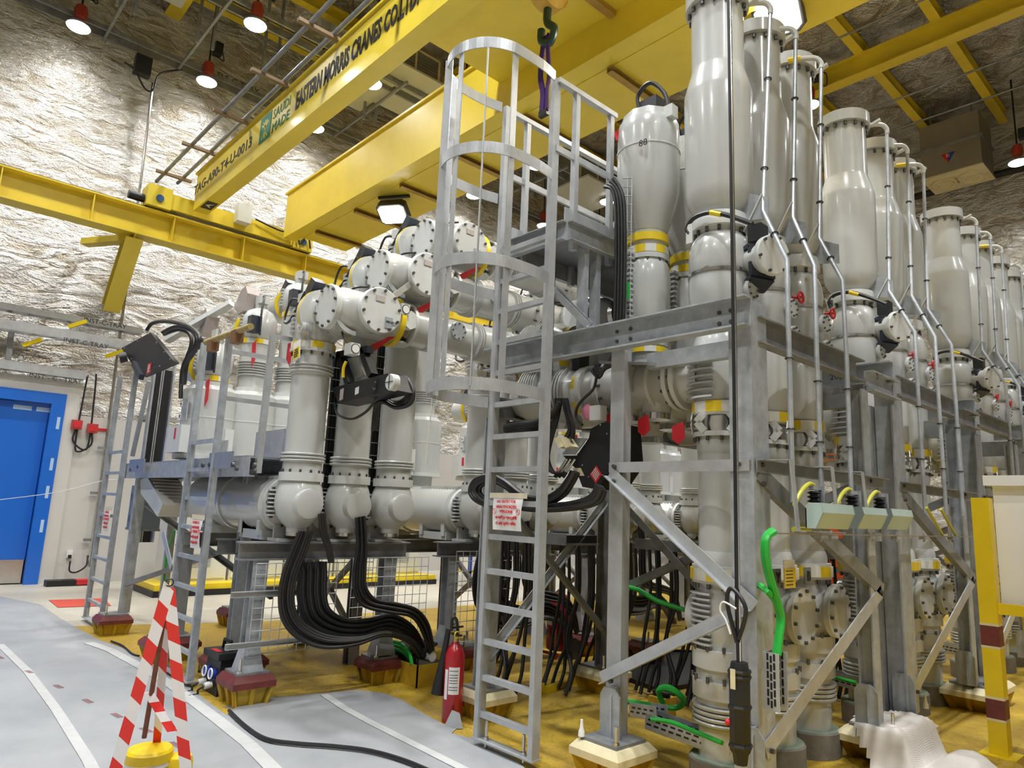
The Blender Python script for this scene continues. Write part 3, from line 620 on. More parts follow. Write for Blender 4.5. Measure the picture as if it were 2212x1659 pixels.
# platform at the top of the ladder
pf=thing('access_platform','galvanised access platform with handrails at the top of the caged ladder','platform',(cx_,4.2,2.97))
ZP=3.80
obj('edge_beam',MB().ch((XL0-.02,YL+.12,ZP-.08),(XL1+.05,YL+.12,ZP-.08),.05,.15,.008,(0,0,1),1),GALV,pf)
for x,f in ((XL1+.05,1),(XL0-.05,-1)): obj('edge_beam',MB().ch((x,YL+.12,ZP-.08),(x,5.6,ZP-.08),.05,.15,.008,(0,0,1),f),GALV,pf)
def chequer():
    m=mat('chequer_plate',(.34,.36,.38),.4,.6); nt=m.node_tree; b=nt.nodes['Principled BSDF']
    g=nt.nodes.new('ShaderNodeNewGeometry'); w=nt.nodes.new('ShaderNodeTexBrick'); w.inputs['Scale'].default_value=22; w.inputs['Color1'].default_value=(.40,.42,.46,1); w.inputs['Color2'].default_value=(.36,.38,.42,1); w.inputs['Mortar'].default_value=(.12,.13,.16,1)
    nt.links.new(g.outputs['Position'],w.inputs['Vector']); nt.links.new(w.outputs['Color'],b.inputs['Base Color']); return m
CHEQ=chequer()
obj('deck_plate',MB().box2((XL0-.05,YL+.15,ZP-.02),(XL1+.05,5.6,ZP)),CHEQ,pf)
obj('deck_joist',MB().box2((XL0-.05,4.45,ZP-.08),(XL1+.05,4.5,ZP-.02)),GALVD,pf); obj('deck_joist',MB().box2((XL0-.05,5.1,ZP-.08),(XL1+.05,5.15,ZP-.02)),GALVD,pf)
for x in (XL0-.02,XL1+.02):
    for y in (YL+.22,4.10) if x>-3.7 else (YL+.25,4.3,5.3): obj('handrail_post',MB().box2((x-.022,y-.022,ZP-.2),(x+.022,y+.022,4.92)),GALVL,pf)
    ye=4.16 if x>-3.7 else 5.4
    obj('handrail',MB().box2((x-.025,YL,4.90),(x+.025,ye,4.94)),GALVL,pf)
    obj('mid_rail',MB().box2((x-.012,YL,4.33),(x+.012,ye+ (.6 if x>-3.7 else 0),4.38)),GALVL,pf)
    obj('toe_plate',MB().box2((x-.006,YL+.12,ZP),(x+.006,5.5,ZP+.12)),GALVL,pf)
for y in (3.78,3.92): obj('support_post',MB().ch((XL1+.02,y,2.97),(XL1+.02,y,ZP-.1),.05,.07,.008,(1,0,0)),GALV,pf)
obj('support_post',MB().ch((XL0,4.0,2.4),(XL0,4.0,ZP-.1),.05,.07,.008,(1,0,0)),GALVD,pf)
obj('knee_strut',MB().ch((-3.62,3.66,3.31),(-3.32,3.74,2.99),.05,.06,.008,(0,1,0)),GALV,pf)
boltset([(XL0+.05,YL+.11,ZP-.06),(XL1-.06,YL+.11,ZP-.06),(XL1-.06,YL+.11,ZP-.1)],(0,-1,0),pf)
# ---- left service platform along the current transformers
lp=thing('service_platform','galvanised service platform with handrails in front of the grey cylinders','platform',(-8.4,2.5,.24))
YP=2.42
def pbar(mb,a,b,ax,v,w,h,v2=None,up=(0,1,0)): return mb.bar(at(*a,ax,v),at(*b,ax,v if v2 is None else v2),w,h,up)
zb_=at(420,1012,'y',YP).z
obj('edge_beam',MB().ch((-10.05,YP,zb_),(-6.0,YP,zb_),.06,.17,.01,(0,0,1),-1),GALV,lp)
obj('edge_beam',MB().ch((-10.05,YP+.5,zb_),(-6.1,YP+.5,zb_),.06,.15,.01,(0,0,1),1),GALVD,lp)
obj('deck_plate',MB().box2((-10.05,YP+.02,zb_+.08),(-6.1,YP+.5,zb_+.1)),CHEQ,lp)
for x0,x1 in ((-9.45,-8.85),(-6.75,-6.2)): obj('tread_plate',MB().box2((x0,YP-.08,zb_-.02),(x1,YP-.062,zb_+.13)),CHEQ,lp)
obj('toe_plate',MB().box2((-9.45,YP+.5,zb_+.1),(-7.9,YP+.51,zb_+.36)),GALVL,lp); obj('toe_plate',MB().box2((-6.65,YP+.3,zb_+.1),(-5.9,YP+.31,zb_+.36)),GALVL,lp)
for a,b in (((322,823),(286,985)),((590,724),(556,1022))):
    obj('handrail_post',pbar(MB(),a,b,'y',YP+(.3 if a[0]<400 else .1),.05,.05),GALVL,lp)
def rail(a,b,y0,w=.045):
    p=at(*a,'y',y0); q=at(*b,'z',p.z); 
    return MB().bar(p,V((p.x,q.y,p.z)) if abs(q.y-p.y)>.2 else q,w,.04)
obj('handrail',rail((303,820),(368,832),YP+.3),GALVL,lp); obj('mid_rail',rail((300,900),(390,912),YP+.3,.03),GALVL,lp)
obj('handrail',rail((590,726),(632,738),YP+.1),GALVL,lp)
obj('handrail',rail((489,757),(640,800),YP),GALVL,lp); obj('mid_rail',rail((487,860),(640,886),YP,.03),GALVL,lp)
obj('column',MB().ang((-9.5,YP+.05,HP+.02),(-9.5,YP+.05,zb_),.09,.11,.01,(0,1,0)),GALV,lp)
obj('column',MB().ang((at(345,1295,'y',2.9).x,2.9,.02),(at(345,1295,'y',2.9).x,2.9,zb_),.06,.09,.01,(0,1,0)),GALV,lp)
obj('column',MB().hb((-6.62,2.7,HP+.02),(-6.62,2.7,zb_),.1,.1,.01,(1,0,0)),GALV,lp)
obj('column',MB().hb((-7.85,2.6,HP+.02),(-7.85,2.6,1.28),.12,.1,.012,(1,0,0)),GALVL,lp)
obj('brace',MB().ang((-9.45,2.5,.55),(-7.9,3.2,1.1),.05,.06,.008),GALVD,lp); obj('brace',MB().ang((-9.4,2.6,1.5),(-7.4,3.4,.6),.05,.06,.008),GALVD,lp)
obj('brace',MB().bar(at(352,1150,'y',2.4),at(370,1225,'y',2.4),.075,.01,(0,1,0)),GALVL,lp)
boltset([at(*p,'y',YP-.07) for p in ((284,1014),(300,1008),(440,1005),(455,1004),(505,1004),(513,1012),(552,1005),(552,1017))],(0,-1,0),lp,.02,.02)
def ladder2(name,label,lf,lt,rf,rt,y,n,z0,dz,plate=True):
    a,b,c,d=[at(*p,'y',y) for p in (lf,lt,rf,rt)]
    x0=(a.x+b.x)/2; x1=(c.x+d.x)/2
    t=thing(name,label,'ladder',((x0+x1)/2,y,.05))
    obj('side_rail',MB().box2((x0-.022,y-.03,.05),(x0+.022,y+.03,b.z)),GALV,t); obj('side_rail',MB().box2((x1-.022,y-.03,.05),(x1+.022,y+.03,d.z)),GALV,t)
    for i in range(n): obj('rung',MB().box2((x0,y-.018,z0+i*dz-.018),(x1,y+.018,z0+i*dz+.018)),GALV,t)
    obj('foot_plate',MB().box2((x0-.05,y-.04,.04),(x1+.05,y+.04,.052)),GALV,t)
    an=MB()
    for x in (x0+.07,x1-.07): an.cyl((x,y,0),(x,y,.17),.012,n=6)
    obj('anchor_bolt',an,STEEL,t,kind='stuff'); return t,x0,x1
l2,_x0,_x1=ladder2('fixed_ladder','galvanised fixed ladder behind the striped tape tripod',(367,1432),(432,745),(418,1462),(490,722),2.36,8,.27,.272)
l3,_y0,_y1=ladder2('fixed_ladder','galvanised fixed ladder at the far left of the platform',(180,1340),(264,813),(212,1352),(300,800),2.38,8,.27,.272)
# notices taped to the ladders
def notice(c,r,u,w,h,label,big=True):
    c,r,u=V(c),V(r),V(u); n=r.cross(u); t=thing('paper_notice',label,'notice',c-u*h/2)
    g=MB(); N=6; vs=[]
    for i in range(N+1):
        for j in range(4): 
            k=i/N; vs.append(c+u*(h/2-h*k)+r*(w*(j/3-.5)*(1-.04*k))+n*(.012*math.sin(k*3)*(.5+j/3)))
    g.add(vs,[(i*4+j,i*4+j+1,(i+1)*4+j+1,(i+1)*4+j) for i in range(N) for j in range(3)]); obj('sheet',g,PAPER,t)
    obj('masking_tape',MB().obox(c+u*(h/2+.01)+n*.004,r*w*.62,u*h*.08,n*.001),mat('masking_tape',(.72,.66,.50),.6),t)
    L=[('NO ENTRY FOR',.36,.085,.62),('UNAUTHORIZED',.20,.085,.68),('PERSONS',.06,.085,.42),('अनधिकृत व्यक्तियों',-.12,.08,.72),('के लिए प्रवेश निषेध',-.30,.08,.66)]
    for s,k,hh,ww in L: text(s,c+u*h*(k-.04)-r*w*ww/2+n*.018,r,u,h*hh,REDINK,t,width=w*ww,depth=.001,bold=.0008)
    for s in (-1,1): obj('prohibition_mark',MB().ring(c+r*(w*.39*s)+u*h*.06+n*.018,n,h*.085,h*.008,16,4).bar(c+r*(w*.39*s-h*.05)+u*h*.12+n*.018,c+r*(w*.39*s+h*.05)+u*h*.0+n*.018,h*.014,.002),REDINK,t)
    return t
notice((-3.745,YL-.045,1.62),(1,0,0),(0,0,1),.32,.235,'white no entry notice taped to the caged ladder')
notice(at(425,1152,'y',2.31),(1,0,0),(0,0,1),.27,.27,'white no entry notice taped to the ladder behind the striped tripod')
notice(at(232,1124,'y',2.33),(1,0,0),(0,0,1),.3,.28,'white no entry notice taped to the far left ladder')
# ================================================================= right hand rows: tall vessels on vertical pipes
def zr(px,py,ax='y',v=4.24):
    p=at(px,py,ax,v); return p.z,mpp(p)
def fins(mb,c,axis,span,n,pitch,r,thick,ang0,ang1,depth=.03,seg=8):
    """cooling ribs: n thin arcs round an axis"""
    c=V(c); d=V(axis).normalized(); t=V((0,0,1)) if abs(d.z)<.9 else V((1,0,0)); a=d.cross(t).normalized(); b=d.cross(a)
    for i in range(n):
        o=c+d*((i-(n-1)/2)*pitch)
        P=[a*math.cos(ang0+(ang1-ang0)*k/seg)+b*math.sin(ang0+(ang1-ang0)*k/seg) for k in range(seg+1)]
        for k in range(seg):
            mb.add([o+P[k]*(r-.02)-d*thick,o+P[k+1]*(r-.02)-d*thick,o+P[k+1]*(r+depth)-d*thick,o+P[k]*(r+depth)-d*thick,o+P[k]*(r-.02)+d*thick,o+P[k+1]*(r-.02)+d*thick,o+P[k+1]*(r+depth)+d*thick,o+P[k]*(r+depth)+d*thick],[(0,1,2,3),(4,5,6,7),(2,3,7,6),(0,3,7,4),(1,2,6,5)])
    return mb
def afins(parent,c,axis,n,pitch,r,thick,face,spread,depth=.035,m=None,name='cooling_rib'):
    """each rib an object, arcs centred on direction face"""
    d=V(axis).normalized(); t=V((0,0,1)) if abs(d.z)<.9 else V((1,0,0)); a=d.cross(t).normalized(); b=d.cross(a)
    f=V(face); a0=math.atan2(f.dot(b),f.dot(a)); mb0=fins(MB(),(0,0,0),axis,0,1,pitch,r,thick,a0-spread,a0+spread,depth,7)
    off=org(parent); me=None
    for i in range(n):
        o=V(c)+d*((i-(n-1)/2)*pitch)
        if me is None:
            ob=obj(name,mb0,m or GREY,parent,True,50); me=ob.data
            me.transform(Matrix.Translation(off))
        else: ob=bpy.data.objects.new(name,me); COL.objects.link(ob); ob.parent=parent
        ob.location=o-off
def disc(parent,c,n,r,t=.05,nb=10,name='cover_plate',m=None,br=.013):
    c=V(c); n=V(n).normalized()
    o=obj(name,MB().lathe(c,n,[(-t,r),(-.006,r),(0,r-.008)],32),m or COVER,parent); bolts(c,n,r*.88,nb,o,br,.018,.2); return o
XA,YA=-2.52,4.24
def tall_pole(y,label,first,lettered=None):
    t=thing('tall_vessel_pole',label,'gas vessel',(XA,YA,.18),'tall grey vessels on the right')
    pr=lambda L:[(h,r) for h,r in pxprof(1556,1100,'y',YA,L)[1]][::-1]
    def L(name,prof,m=GREY,n=28,par=None,ang=35): return obj(name,MB().lathe((XA,YA,0),(0,0,1),pr(prof),n),m,par or t,True,ang)
    zz=lambda py:zr(1556,py)[0]
    ves=L('vessel',[(28,54),(60,54.5),(158,55),(164,56),(186,63),(208,69.5),(216,71),(300,71),(425,70),(445,66),(462,55),(476,40)],n=36)
    tf=L('top_flange',[(-6,40),(0,66),(27,66)],n=36); bolts((XA,YA,zz(27)),(0,0,-1),.205,14,tf,.014,.03)
    nf=L('neck_flange',[(476,58),(486,60),(505,60)],COVER,32); bolts((XA,YA,zz(505)),(0,0,-1),.168,12,nf,.011,.03)
    band((XA,YA,zz(500)),(0,0,1),.196,.028,t,14,'yyyw','neck_band')
    L('spherical_housing',[(505,48),(512,46),(520,52),(532,59),(548,64),(565,66),(585,65),(600,62)])
    L('seam_ring',[(598,68),(604,68)],STEEL)
    L('dome_skirt',[(603,65),(625,67),(650,66),(690,58),(735,50)])
    # junction piece with ribs
    L('tee_body',[(730,52),(745,58),(860,58),(874,54)])
    afins(t,(XA,YA,zz(815)),(0,0,1),8,.047,.19,.007,(-.35,-1,0),.6,.045)
    band((XA,YA,zz(897)),(0,0,1),.20,zz(874)-zz(897),t,14,'wwyywwwy')
    uf=L('flange',[(893,62),(900,62)],COVER); bolts((XA,YA,zz(893)+.02),(0,0,1),.185,12,uf,.01,.03)
    L('window_drum',[(898,49),(938,49)],STEEL)
    for k in range(4):
        a=math.radians(20+90*k); d=V((math.cos(a),math.sin(a),0)); r=V((-d.y,d.x,0)); c=V((XA,YA,(zz(898)+zz(938))/2)); h=(zz(898)-zz(938))/2
        q=MB(); P_=[c+d*.17+r*.085+V((0,0,h)),c+d*.19+r*.14,c+d*.17+r*.085-V((0,0,h))]
        for s in (1,-1):
            Q=[c+d*.175+r*(.08*s)+V((0,0,h)),c+d*.175+r*(.13*s),c+d*.175+r*(.08*s)-V((0,0,h))]
            q.bar(Q[0],Q[1],.05,.008,d).bar(Q[1],Q[2],.05,.008,d)
        q.bar(c+d*.178-r*.08+V((0,0,h)),c+d*.178+r*.08+V((0,0,h)),.03,.01,d)
        obj('clamp_bracket',q,COVER,t)
    lf=L('flange',[(937,61),(947,61)],COVER); bolts((XA,YA,zz(947)),(0,0,-1),.18,12,lf,.011,.03)
    L('bulged_collar',[(946,50),(955,54),(975,53),(985,50)])
    L('pipe',[(984,51),(1192,52)])
    L('lower_collar',[(1190,53),(1196,55),(1212,58),(1224,56)])
    L('flange',[(1220,66),(1258,66)],COVER); band((XA,YA,zz(1252)),(0,0,1),.213,zz(1227)-zz(1252),t,14,'wwyywwwy')
    bolts((XA,YA,zz(1258)),(0,0,-1),.185,12,t,.012,.035)
    zh=zz(1332)
    L('cross_housing',[(1258,55),(1275,54),(1290,60),(1375,60),(1390,56),(1398,56)])
    obj('side_stub',MB().lathe((XA,YA,zh),(1,0,0),[(-.22,.11),(-.2,.15),(.22,.15)],28),GREY,t)
    disc(t,(XA+.27,YA,zh),(1,0,0),.19,.045,10)
    afins(t,(XA,YA,zh),(0,0,1),10,.034,.19,.006,(-.4,-1,0),.5,.028)
    for a,b in ((1397,1437),(1463,1500)):
        f=L('flange',[(a,68),(b,68)],GREY); bolts((XA,YA,zz(a)),(0,0,1),.2,12,f,.011,.03)
    L('drum',[(1436,60),(1465,60)]); L('drum',[(1498,60),(1518,60)])
    for k in range(4): L('bellows_ring',[(1516+k*11,68),(1519+k*11,70),(1524+k*11,68)],GREY)
    L('bellows_core',[(1515,60),(1562,60)],GREYD)
    L('foot_pipe',[(1560,57),(1650,57)])
    # conduit bracket at the top
    obj('top_bracket',MB().bar((XA+.17,YA+.1,zz(22)),(XA+.30,YA+.12,zz(10)),.04,.02),COVER,t)
    obj('wing_plate',MB().prism([(XA+.12,YA+.02,zz(420)),(XA+.36,YA+.02,zz(455)),(XA+.36,YA+.02,zz(500)),(XA+.12,YA+.02,zz(485))],(0,.012,0)),GALV,t)
    # side nozzles towards +x
    for z_,dy in ((zz(640),.0),(zz(700),.03)):
        nb=obj('nozzle',MB().cyl((XA+.12,YA+dy,z_),(XA+.245,YA+dy,z_),.06,n=20).cyl((XA+.225,YA+dy,z_),(XA+.25,YA+dy,z_),.075,n=20),COVER,t); bolts((XA+.25,YA+dy,z_),(1,0,0),.058,8,nb,.008,.012)
    obj('red_valve',MB().ring((XA+.22,YA+.2,zz(600)),(1,0,0),.04,.01,14,6).cyl((XA+.15,YA+.15,zz(600)),(XA+.23,YA+.2,zz(600)),.012,n=6),RED,t)
    if first:
        # black motor drive with round cover on the neck
        c=at(1672,550,'y',YA-.02); dn=V((.93,-.36,-.05)).normalized(); ax_=dn
        rgt=dn.cross(V((0,0,1))).normalized(); up=rgt.cross(dn)
        dv=obj('drive_barrel',MB().cyl(c-dn*.24,c-dn*.01,.105,n=24),COVER,t)
        disc(dv,c,dn,.138,.035,6,'drive_cover',COVER,.010)
        fr=MB(); b0=c-dn*.16-up*.03; 
        pts=[V((-.34,.05)),V((-.04,.12)),V((-.02,-.10)),V((-.12,-.16)),V((-.32,-.10))]
        for i in range(5):
            p,q=pts[i],pts[(i+1)%5]; fr.bar(b0+dn*(p.x+.07)+up*p.y,b0+dn*(q.x+.07)+up*q.y,.03,.2,rgt)
        obj('drive_guard',fr,BLKB,t)
        obj('drive_shaft',MB().cyl(c-dn*.34-up*.06,c-dn*.12-up*.03,.06,n=18),STEEL,t)
        obj('plug_box',MB().box(c-dn*.16+up*.19,(.1,.1,.12)),BLKM,t)
        ca=[at(*p,'y',YA-.24) for p in ((1490,506),(1484,492),(1500,470),(1535,459),(1575,466),(1625,484))]
        obj('drive_cable',MB().tube(ca,.017,8),BLK,t); obj('cable_sleeve',MB().tube([ca[3]+V((0,0,.001)),ca[3].lerp(ca[4],.6)],.019,8,False),YELT,t)
        obj('tag_plate',MB().obox(at(1489,505,'y',YA-.25),(.025,0,.0),(0,.003,0),(0,0,.07)),COVER,t)
        obj('raised_lettering',MB().box(at(1525,560,'y',YA-.205),(.03,.01,.1)).box(at(1513,560,'y',YA-.2),(.015,.01,.1)),GREYD,t,kind='stuff')
    if y!=YA: t.location=V(t.location)+V((0,y-YA,0))
    return t
PH=[('first',0),('middle',1),('last',2)]
ROWS=[('front row',4.24,(0,.58,1.14)),('second row',6.55,(0,.72,1.30)),('third row',9.5,(0,.80,1.45)),('furthest row',11.75,(0,.75,1.35))]
base_first=tall_pole(YA,'tall grey vessel pole nearest the camera, the biggest, with black drive and cable',True)
base_plain=tall_pole(YA+.58,'tall grey vessel pole just right of the biggest one, middle of the front three',False)
def pcopy(src,y,label):
    c=copy_tree(src,None,(0,y-(YA if src is base_first else YA+.58),0),label); return c
pcopy(base_plain,YA+1.14,'tall grey vessel pole of the front three, beside the third conduit')
for n,y,ph in ROWS[1:]:
    for (w,k) in PH: pcopy(base_first if k==0 else base_plain,y+ph[k],'tall grey vessel pole, %s of the %s%s'%(w,n,', with black drive' if k==0 else ''))
# hand written numbers and letter plates
pl=thing('phase_plate','grey plate with letter Y below the mint boxes','sign',(-2.25,4.82,1.2)); 
cy_=at(1678,1247,'x',-2.30); obj('plate',MB().box(cy_,(.01,.1,.11)),mat('plate_grey',(.2,.21,.21),.5),pl); text('Y',cy_+V((.007,-.02,-.035)),(0,1,0),(0,0,1),.07,INK,pl,bold=.001)
pl=thing('phase_plate','grey plate with letter B below the mint boxes','sign',(-2.25,5.4,1.2))
cy_=at(1744,1243,'x',-2.30); obj('plate',MB().box(cy_,(.01,.1,.11)),mat('plate_grey',(0,0,0)),pl); text('B',cy_+V((.007,-.02,-.035)),(0,1,0),(0,0,1),.07,INK,pl,bold=.001)
pl=thing('warning_card','white and yellow warning card between letter plates Y and B','sign',(-2.25,5.1,1.1))
cy_=at(1705,1240,'x',-2.24); obj('card',MB().box(cy_,(.006,.15,.18)),PAPER,pl); obj('yellow_field',MB().box(cy_+V((.004,0,-.025)),(.003,.15,.125)),YELT,pl)
for k in range(5): obj('print_line',MB().box(cy_+V((.0065,-.01,.02-.022*k)),(.001,.1,.006)),INK,pl,kind='stuff')
# concrete plinths below the poles
for n,y,ph in ROWS[:3]:
    for (w,k) in PH:
        obj('concrete_plinth',MB().lathe((XA,y+ph[k],0),(0,0,1),[(0,.225),(.17,.225),(.18,.215)],28),CONC,None,base=(XA,y+ph[k],0),label='round concrete plinth under the %s tall pole of the %s'%(w,n),cat='plinth',group='concrete plinths')
        obj('plinth_paint',MB().lathe((XA,y+ph[k],.18),(0,0,1),[(0,.214),(.004,.213)],28),SAGE,COL.objects[-1])
# vertical conduits beside the poles
XU,XD=-2.20,-1.96
def conduit(pts,dy,label,z_end):
    P_=[at(px,py,'x',x)+V((0,dy,0)) for px,py,x in pts]
    t=thing('steel_conduit',label,'conduit',(P_[-1].x,P_[-1].y,P_[-1].z),'steel conduits beside the tall poles')
    obj('pipe',MB().tube(P_,.0165,8,False),GALV,t)
    obj('top_bend',MB().tube([P_[0],P_[0]+V((0,0,.05)),P_[0]+V((-.04,-.03,.10)),P_[0]+V((-.16,-.1,.11))],.021,8),COVER,t)
    obj('yellow_end',MB().tube([P_[0]+V((-.13,-.09,.112)),P_[0]+V((-.22,-.13,.112))],.024,8,False),YELT,t)
    tie=MB()
    for a,b,f in ((0,1,.35),(0,1,.8),(1,2,.5),(3,4,.2),(3,4,.6)):
        if b<len(P_): tie.ring(P_[a].lerp(P_[b],f),(P_[b]-P_[a]),.023,.005,12,5)
    obj('cable_tie',tie,BLK,t,kind='stuff')
    obj('stay',MB().bar(P_[1]+V((0,0,.12)),P_[1]+V((-.14,0,-.12)),.03,.01),COVER,t)
    return t
C1=[(1664,30,XU),(1648,455,XU),(1700,562,XD),(1703,700,XD),(1713,1085,XD)]
C2=[(1719,85,XU),(1713,470,XU),(1759,575,XD),(1764,760,XD),(1776,1090,XD)]
C3=[(1774,148,XU),(1770,515,XU),(1820,606,XD),(1829,780,XD),(1840,1095,XD)]
for r,(n,y,ph) in enumerate(ROWS):
    for k,c in enumerate((C1,C2,C3)):
        conduit(c,(y-4.24)+(ph[k]-(0,.58,1.14)[k]),'bent steel conduit beside the %s pole of the %s'%(PH[k][0],n),0)
# ================================================================= horizontal ducts at half height and stubby vessels
ZH=zr(1402,832)[0]
def hduct(y,label):
    t=thing('horizontal_duct',label,'gas duct',(-3.4,4.24,ZH-.2),'horizontal ducts behind the front frame')
    Y=4.24; d=(-1,0,0)
    def L(name,x0,x1,r,m=GREY,r2=None): return obj(name,MB().lathe((x0,Y,ZH),d,[(0,r),(x0-x1,r2 or r)],30),m,t)
    L('tee_arm',-2.62,-2.80,.175); 
    for x in (-2.78,-2.84): f=L('flange',x,x-.035,.215,COVER); bolts((x-.035,Y,ZH),d,.19,12,f,.012,.03)
    L('sleeve',-2.86,-3.0,.18,GREYD); L('flange',-3.0,-3.03,.205,COVER)
    L('barrel',-3.02,-3.48,.19); 
    f=L('flange',-3.48,-3.52,.215,COVER); L('drum',-3.52,-3.66,.185); 
    f=L('flange',-3.66,-3.70,.215,COVER); bolts((-3.48,Y,ZH),(1,0,0),.19,12,f,.012,.03)
    band((-3.70,Y,ZH),d,.212,.045,t,14,'wwyy')
    L('barrel',-3.70,-4.45,.2); obj('end_cap',MB().lathe((-4.45,Y,ZH),d,[(0,.2),(.06,.17),(.1,.1)],24),GREY,t)
    afins(t,(-3.22,Y,ZH),(1,0,0),4,.05,.185,.006,(0,-1,.35),.75,.03)
    afins(t,(-3.95,Y,ZH),(1,0,0),6,.035,.2,.006,(0,-1,.2),.8,.035); afins(t,(-4.25,Y,ZH+.05),(1,0,0),7,.03,.2,.006,(0,-1,.4),.7,.03)
    for x in (-2.98,-3.24): 
        obj('bottom_stub',MB().lathe((x-.08,Y,ZH-.14),(0,0,-1),[(0,.12),(.09,.10)],20),GREY,t); obj('bottom_ring',MB().lathe((x-.08,Y,ZH-.225),(0,0,-1),[(0,.105),(.045,.105)],24),STEEL,t)
    obj('bottom_stub',MB().lathe((-3.95,Y,ZH-.15),(0,0,-1),[(0,.13),(.1,.11)],20),GREY,t); obj('bottom_ring',MB().lathe((-3.95,Y,ZH-.25),(0,0,-1),[(0,.12),(.05,.12)],24),STEEL,t)
    if y!=Y: t.location=V(t.location)+V((0,y-Y,0))
    return t
h0=hduct(4.24,'horizontal ribbed duct right behind the long galvanised beam, nearest of its three')
hduct_l=['middle','rear']
copy_tree(h0,None,(0,.58,0),'horizontal ribbed duct behind the front frame, middle of its three'); copy_tree(h0,None,(0,1.14,0),'horizontal ribbed duct behind the front frame, rearmost of its three')
for n,y,ph in ROWS[1:3]:
    for k in range(3): copy_tree(h0,None,(0,y-4.24+ph[k],0),'horizontal ribbed duct of the %s, %s of its three'%(n,('nearest','middle','rearmost')[k]))
X8=-3.15
def stub88(label):
    t=thing('pear_vessel',label,'gas vessel',(X8,4.24,ZH+.2),'pear shaped vessels behind the tall poles')
    pr=lambda L:[(h,r) for h,r in pxprof(1402,560,'y',4.24,L)[1]][::-1]
    def L(name,prof,m=GREY,n=32): return obj(name,MB().lathe((X8,4.24,0),(0,0,1),pr(prof),n),m,t)
    zz=lambda py:zr(1402,py)[0]
    L('vessel',[(272,60),(278,64),(300,66),(330,66.5),(390,67),(425,65),(452,59),(480,50),(507,41)])
    L('seam_ring',[(334,68),(338,68)],COVER); c=L('lid',[(252,44),(256,54),(273,60)],GREY,10); bolts((X8,4.24,zz(257)),(0,0,1),.14,8,c,.01,.015)
    obj('lid_box',MB().box((X8+.02,4.24,zz(236)),(.19,.12,.12)),BLKM,t)
    obj('lid_cable',MB().tube([(X8-.05,4.18,zz(238)),(X8-.06,4.18,zz(205)),(X8+.06,4.18,zz(192)),(X8+.18,4.2,zz(225)),(X8+.22,4.2,zz(262))],.018,8),BLK,t)
    obj('lid_socket',MB().box((X8+.24,4.2,zz(272)),(.08,.08,.1)),COVER,t)
    obj('red_label',MB().obox((X8-.14,4.10,zz(280)),(.09,0,.03),(0,.003,0),(-.01,0,.04)),RED,t)
    obj('upper_band',MB().lathe((X8,4.24,zz(531)),(0,0,1),[(0,.163),(zz(515)-zz(531),.163)],28),YELT,t)
    L('neck',[(505,40),(560,40)]); band((X8,4.24,zz(557)),(0,0,1),.163,zz(541)-zz(557),t,12,'wwyy')
    f=L('flange',[(558,45),(568,45)],COVER); bolts((X8,4.24,zz(568)),(0,0,-1),.15,10,f,.011,.03)
    L('bulb',[(567,40),(580,46),(610,50),(640,48),(670,49),(700,45),(735,42)])
    afins(t,(X8,4.24,zz(625)),(0,0,1),13,.042,.175,.008,(-.7,-.8,0),.7,.04)
    f=L('flange',[(738,46),(752,46)],COVER); band((X8,4.24,zz(768)),(0,0,1),.17,zz(756)-zz(768),t,12,'wwyy'); L('root',[(750,41),(800,40)])
    text('88',at(1383,320,'y',4.00)+V((0,-.02,0)),(1,.12,0),(0,0,1),.055,INK,t)
    return t
s0=stub88('pear shaped grey vessel marked 88, left of the biggest tall vessel')
for k,dy in ((1,.58),(2,1.14)):
    c=copy_tree(s0,None,(0,dy,0),'pear shaped grey vessel behind the one marked 88, %s'%('next to it' if k==1 else 'furthest'))
    for q in list(c.children):
        if q.name.startswith('lettering'): bpy.data.objects.remove(q)
for n,y,ph in ROWS[1:3]:
    c=copy_tree(s0,None,(0,y-4.24,0),'pear shaped grey vessel of the %s, hidden behind its poles'%n)
    for q in list(c.children):
        if q.name.startswith('lettering'): bpy.data.objects.remove(q)
# staggered ribbed housings left of the pear vessels
def riser(y,z,label,src=None):
    X=-4.15; Y=4.24
    t=thing('ribbed_riser',label,'gas duct',(X,Y,ZH+.15),'ribbed risers behind the caged ladder')
    obj('riser_pipe',MB().lathe((X,Y,0),(0,0,1),[(ZH+.1,.17),(2.75,.17)],24),GREY,t); band((X,Y,ZH+.24),(0,0,1),.196,.05,t,12,'wwyy'); obj('flange',MB().lathe((X,Y,0),(0,0,1),[(ZH+.19,.205),(ZH+.24,.205)],24),COVER,t)
    obj('housing',MB().lathe((X-.22,Y,z),(1,0,0),[(0,.13),(.04,.19),(.2,.22),(.34,.2),(.42,.15),(.46,.14)],28),GREY,t)
    obj('riser_pipe',MB().lathe((X,Y,0),(0,0,1),[(2.75,.16),(z,.16)],24),GREY,t)
    afins(t,(X-.1,Y,z),(1,0,0),8,.032,.205,.006,(0,-1,.3),.8,.035)
    obj('end_ring',MB().lathe((X+.24,Y,z),(1,0,0),[(0,.15),(.05,.15),(.05,.1)],24),STEEL,t); obj('end_drive',MB().box((X+.33,Y,z),(.12,.16,.2)).box((X+.36,Y-.04,z-.15),(.08,.12,.2)),BLKM,t)
    obj('bus_stub',MB().lathe((X-.05,Y,z),(0,1,0),[(-.25,.15),(.9,.15)],24),GREY,t)
    if y!=Y: t.location=V(t.location)+V((0,y-Y,0))
    return t
riser(4.24,3.05,'ribbed grey housing below the platform, lower one')
riser(4.82,3.42,'ribbed grey housing below the platform, upper one with black drive')
riser(5.38,3.80,'ribbed grey housing below the platform, rearmost one')
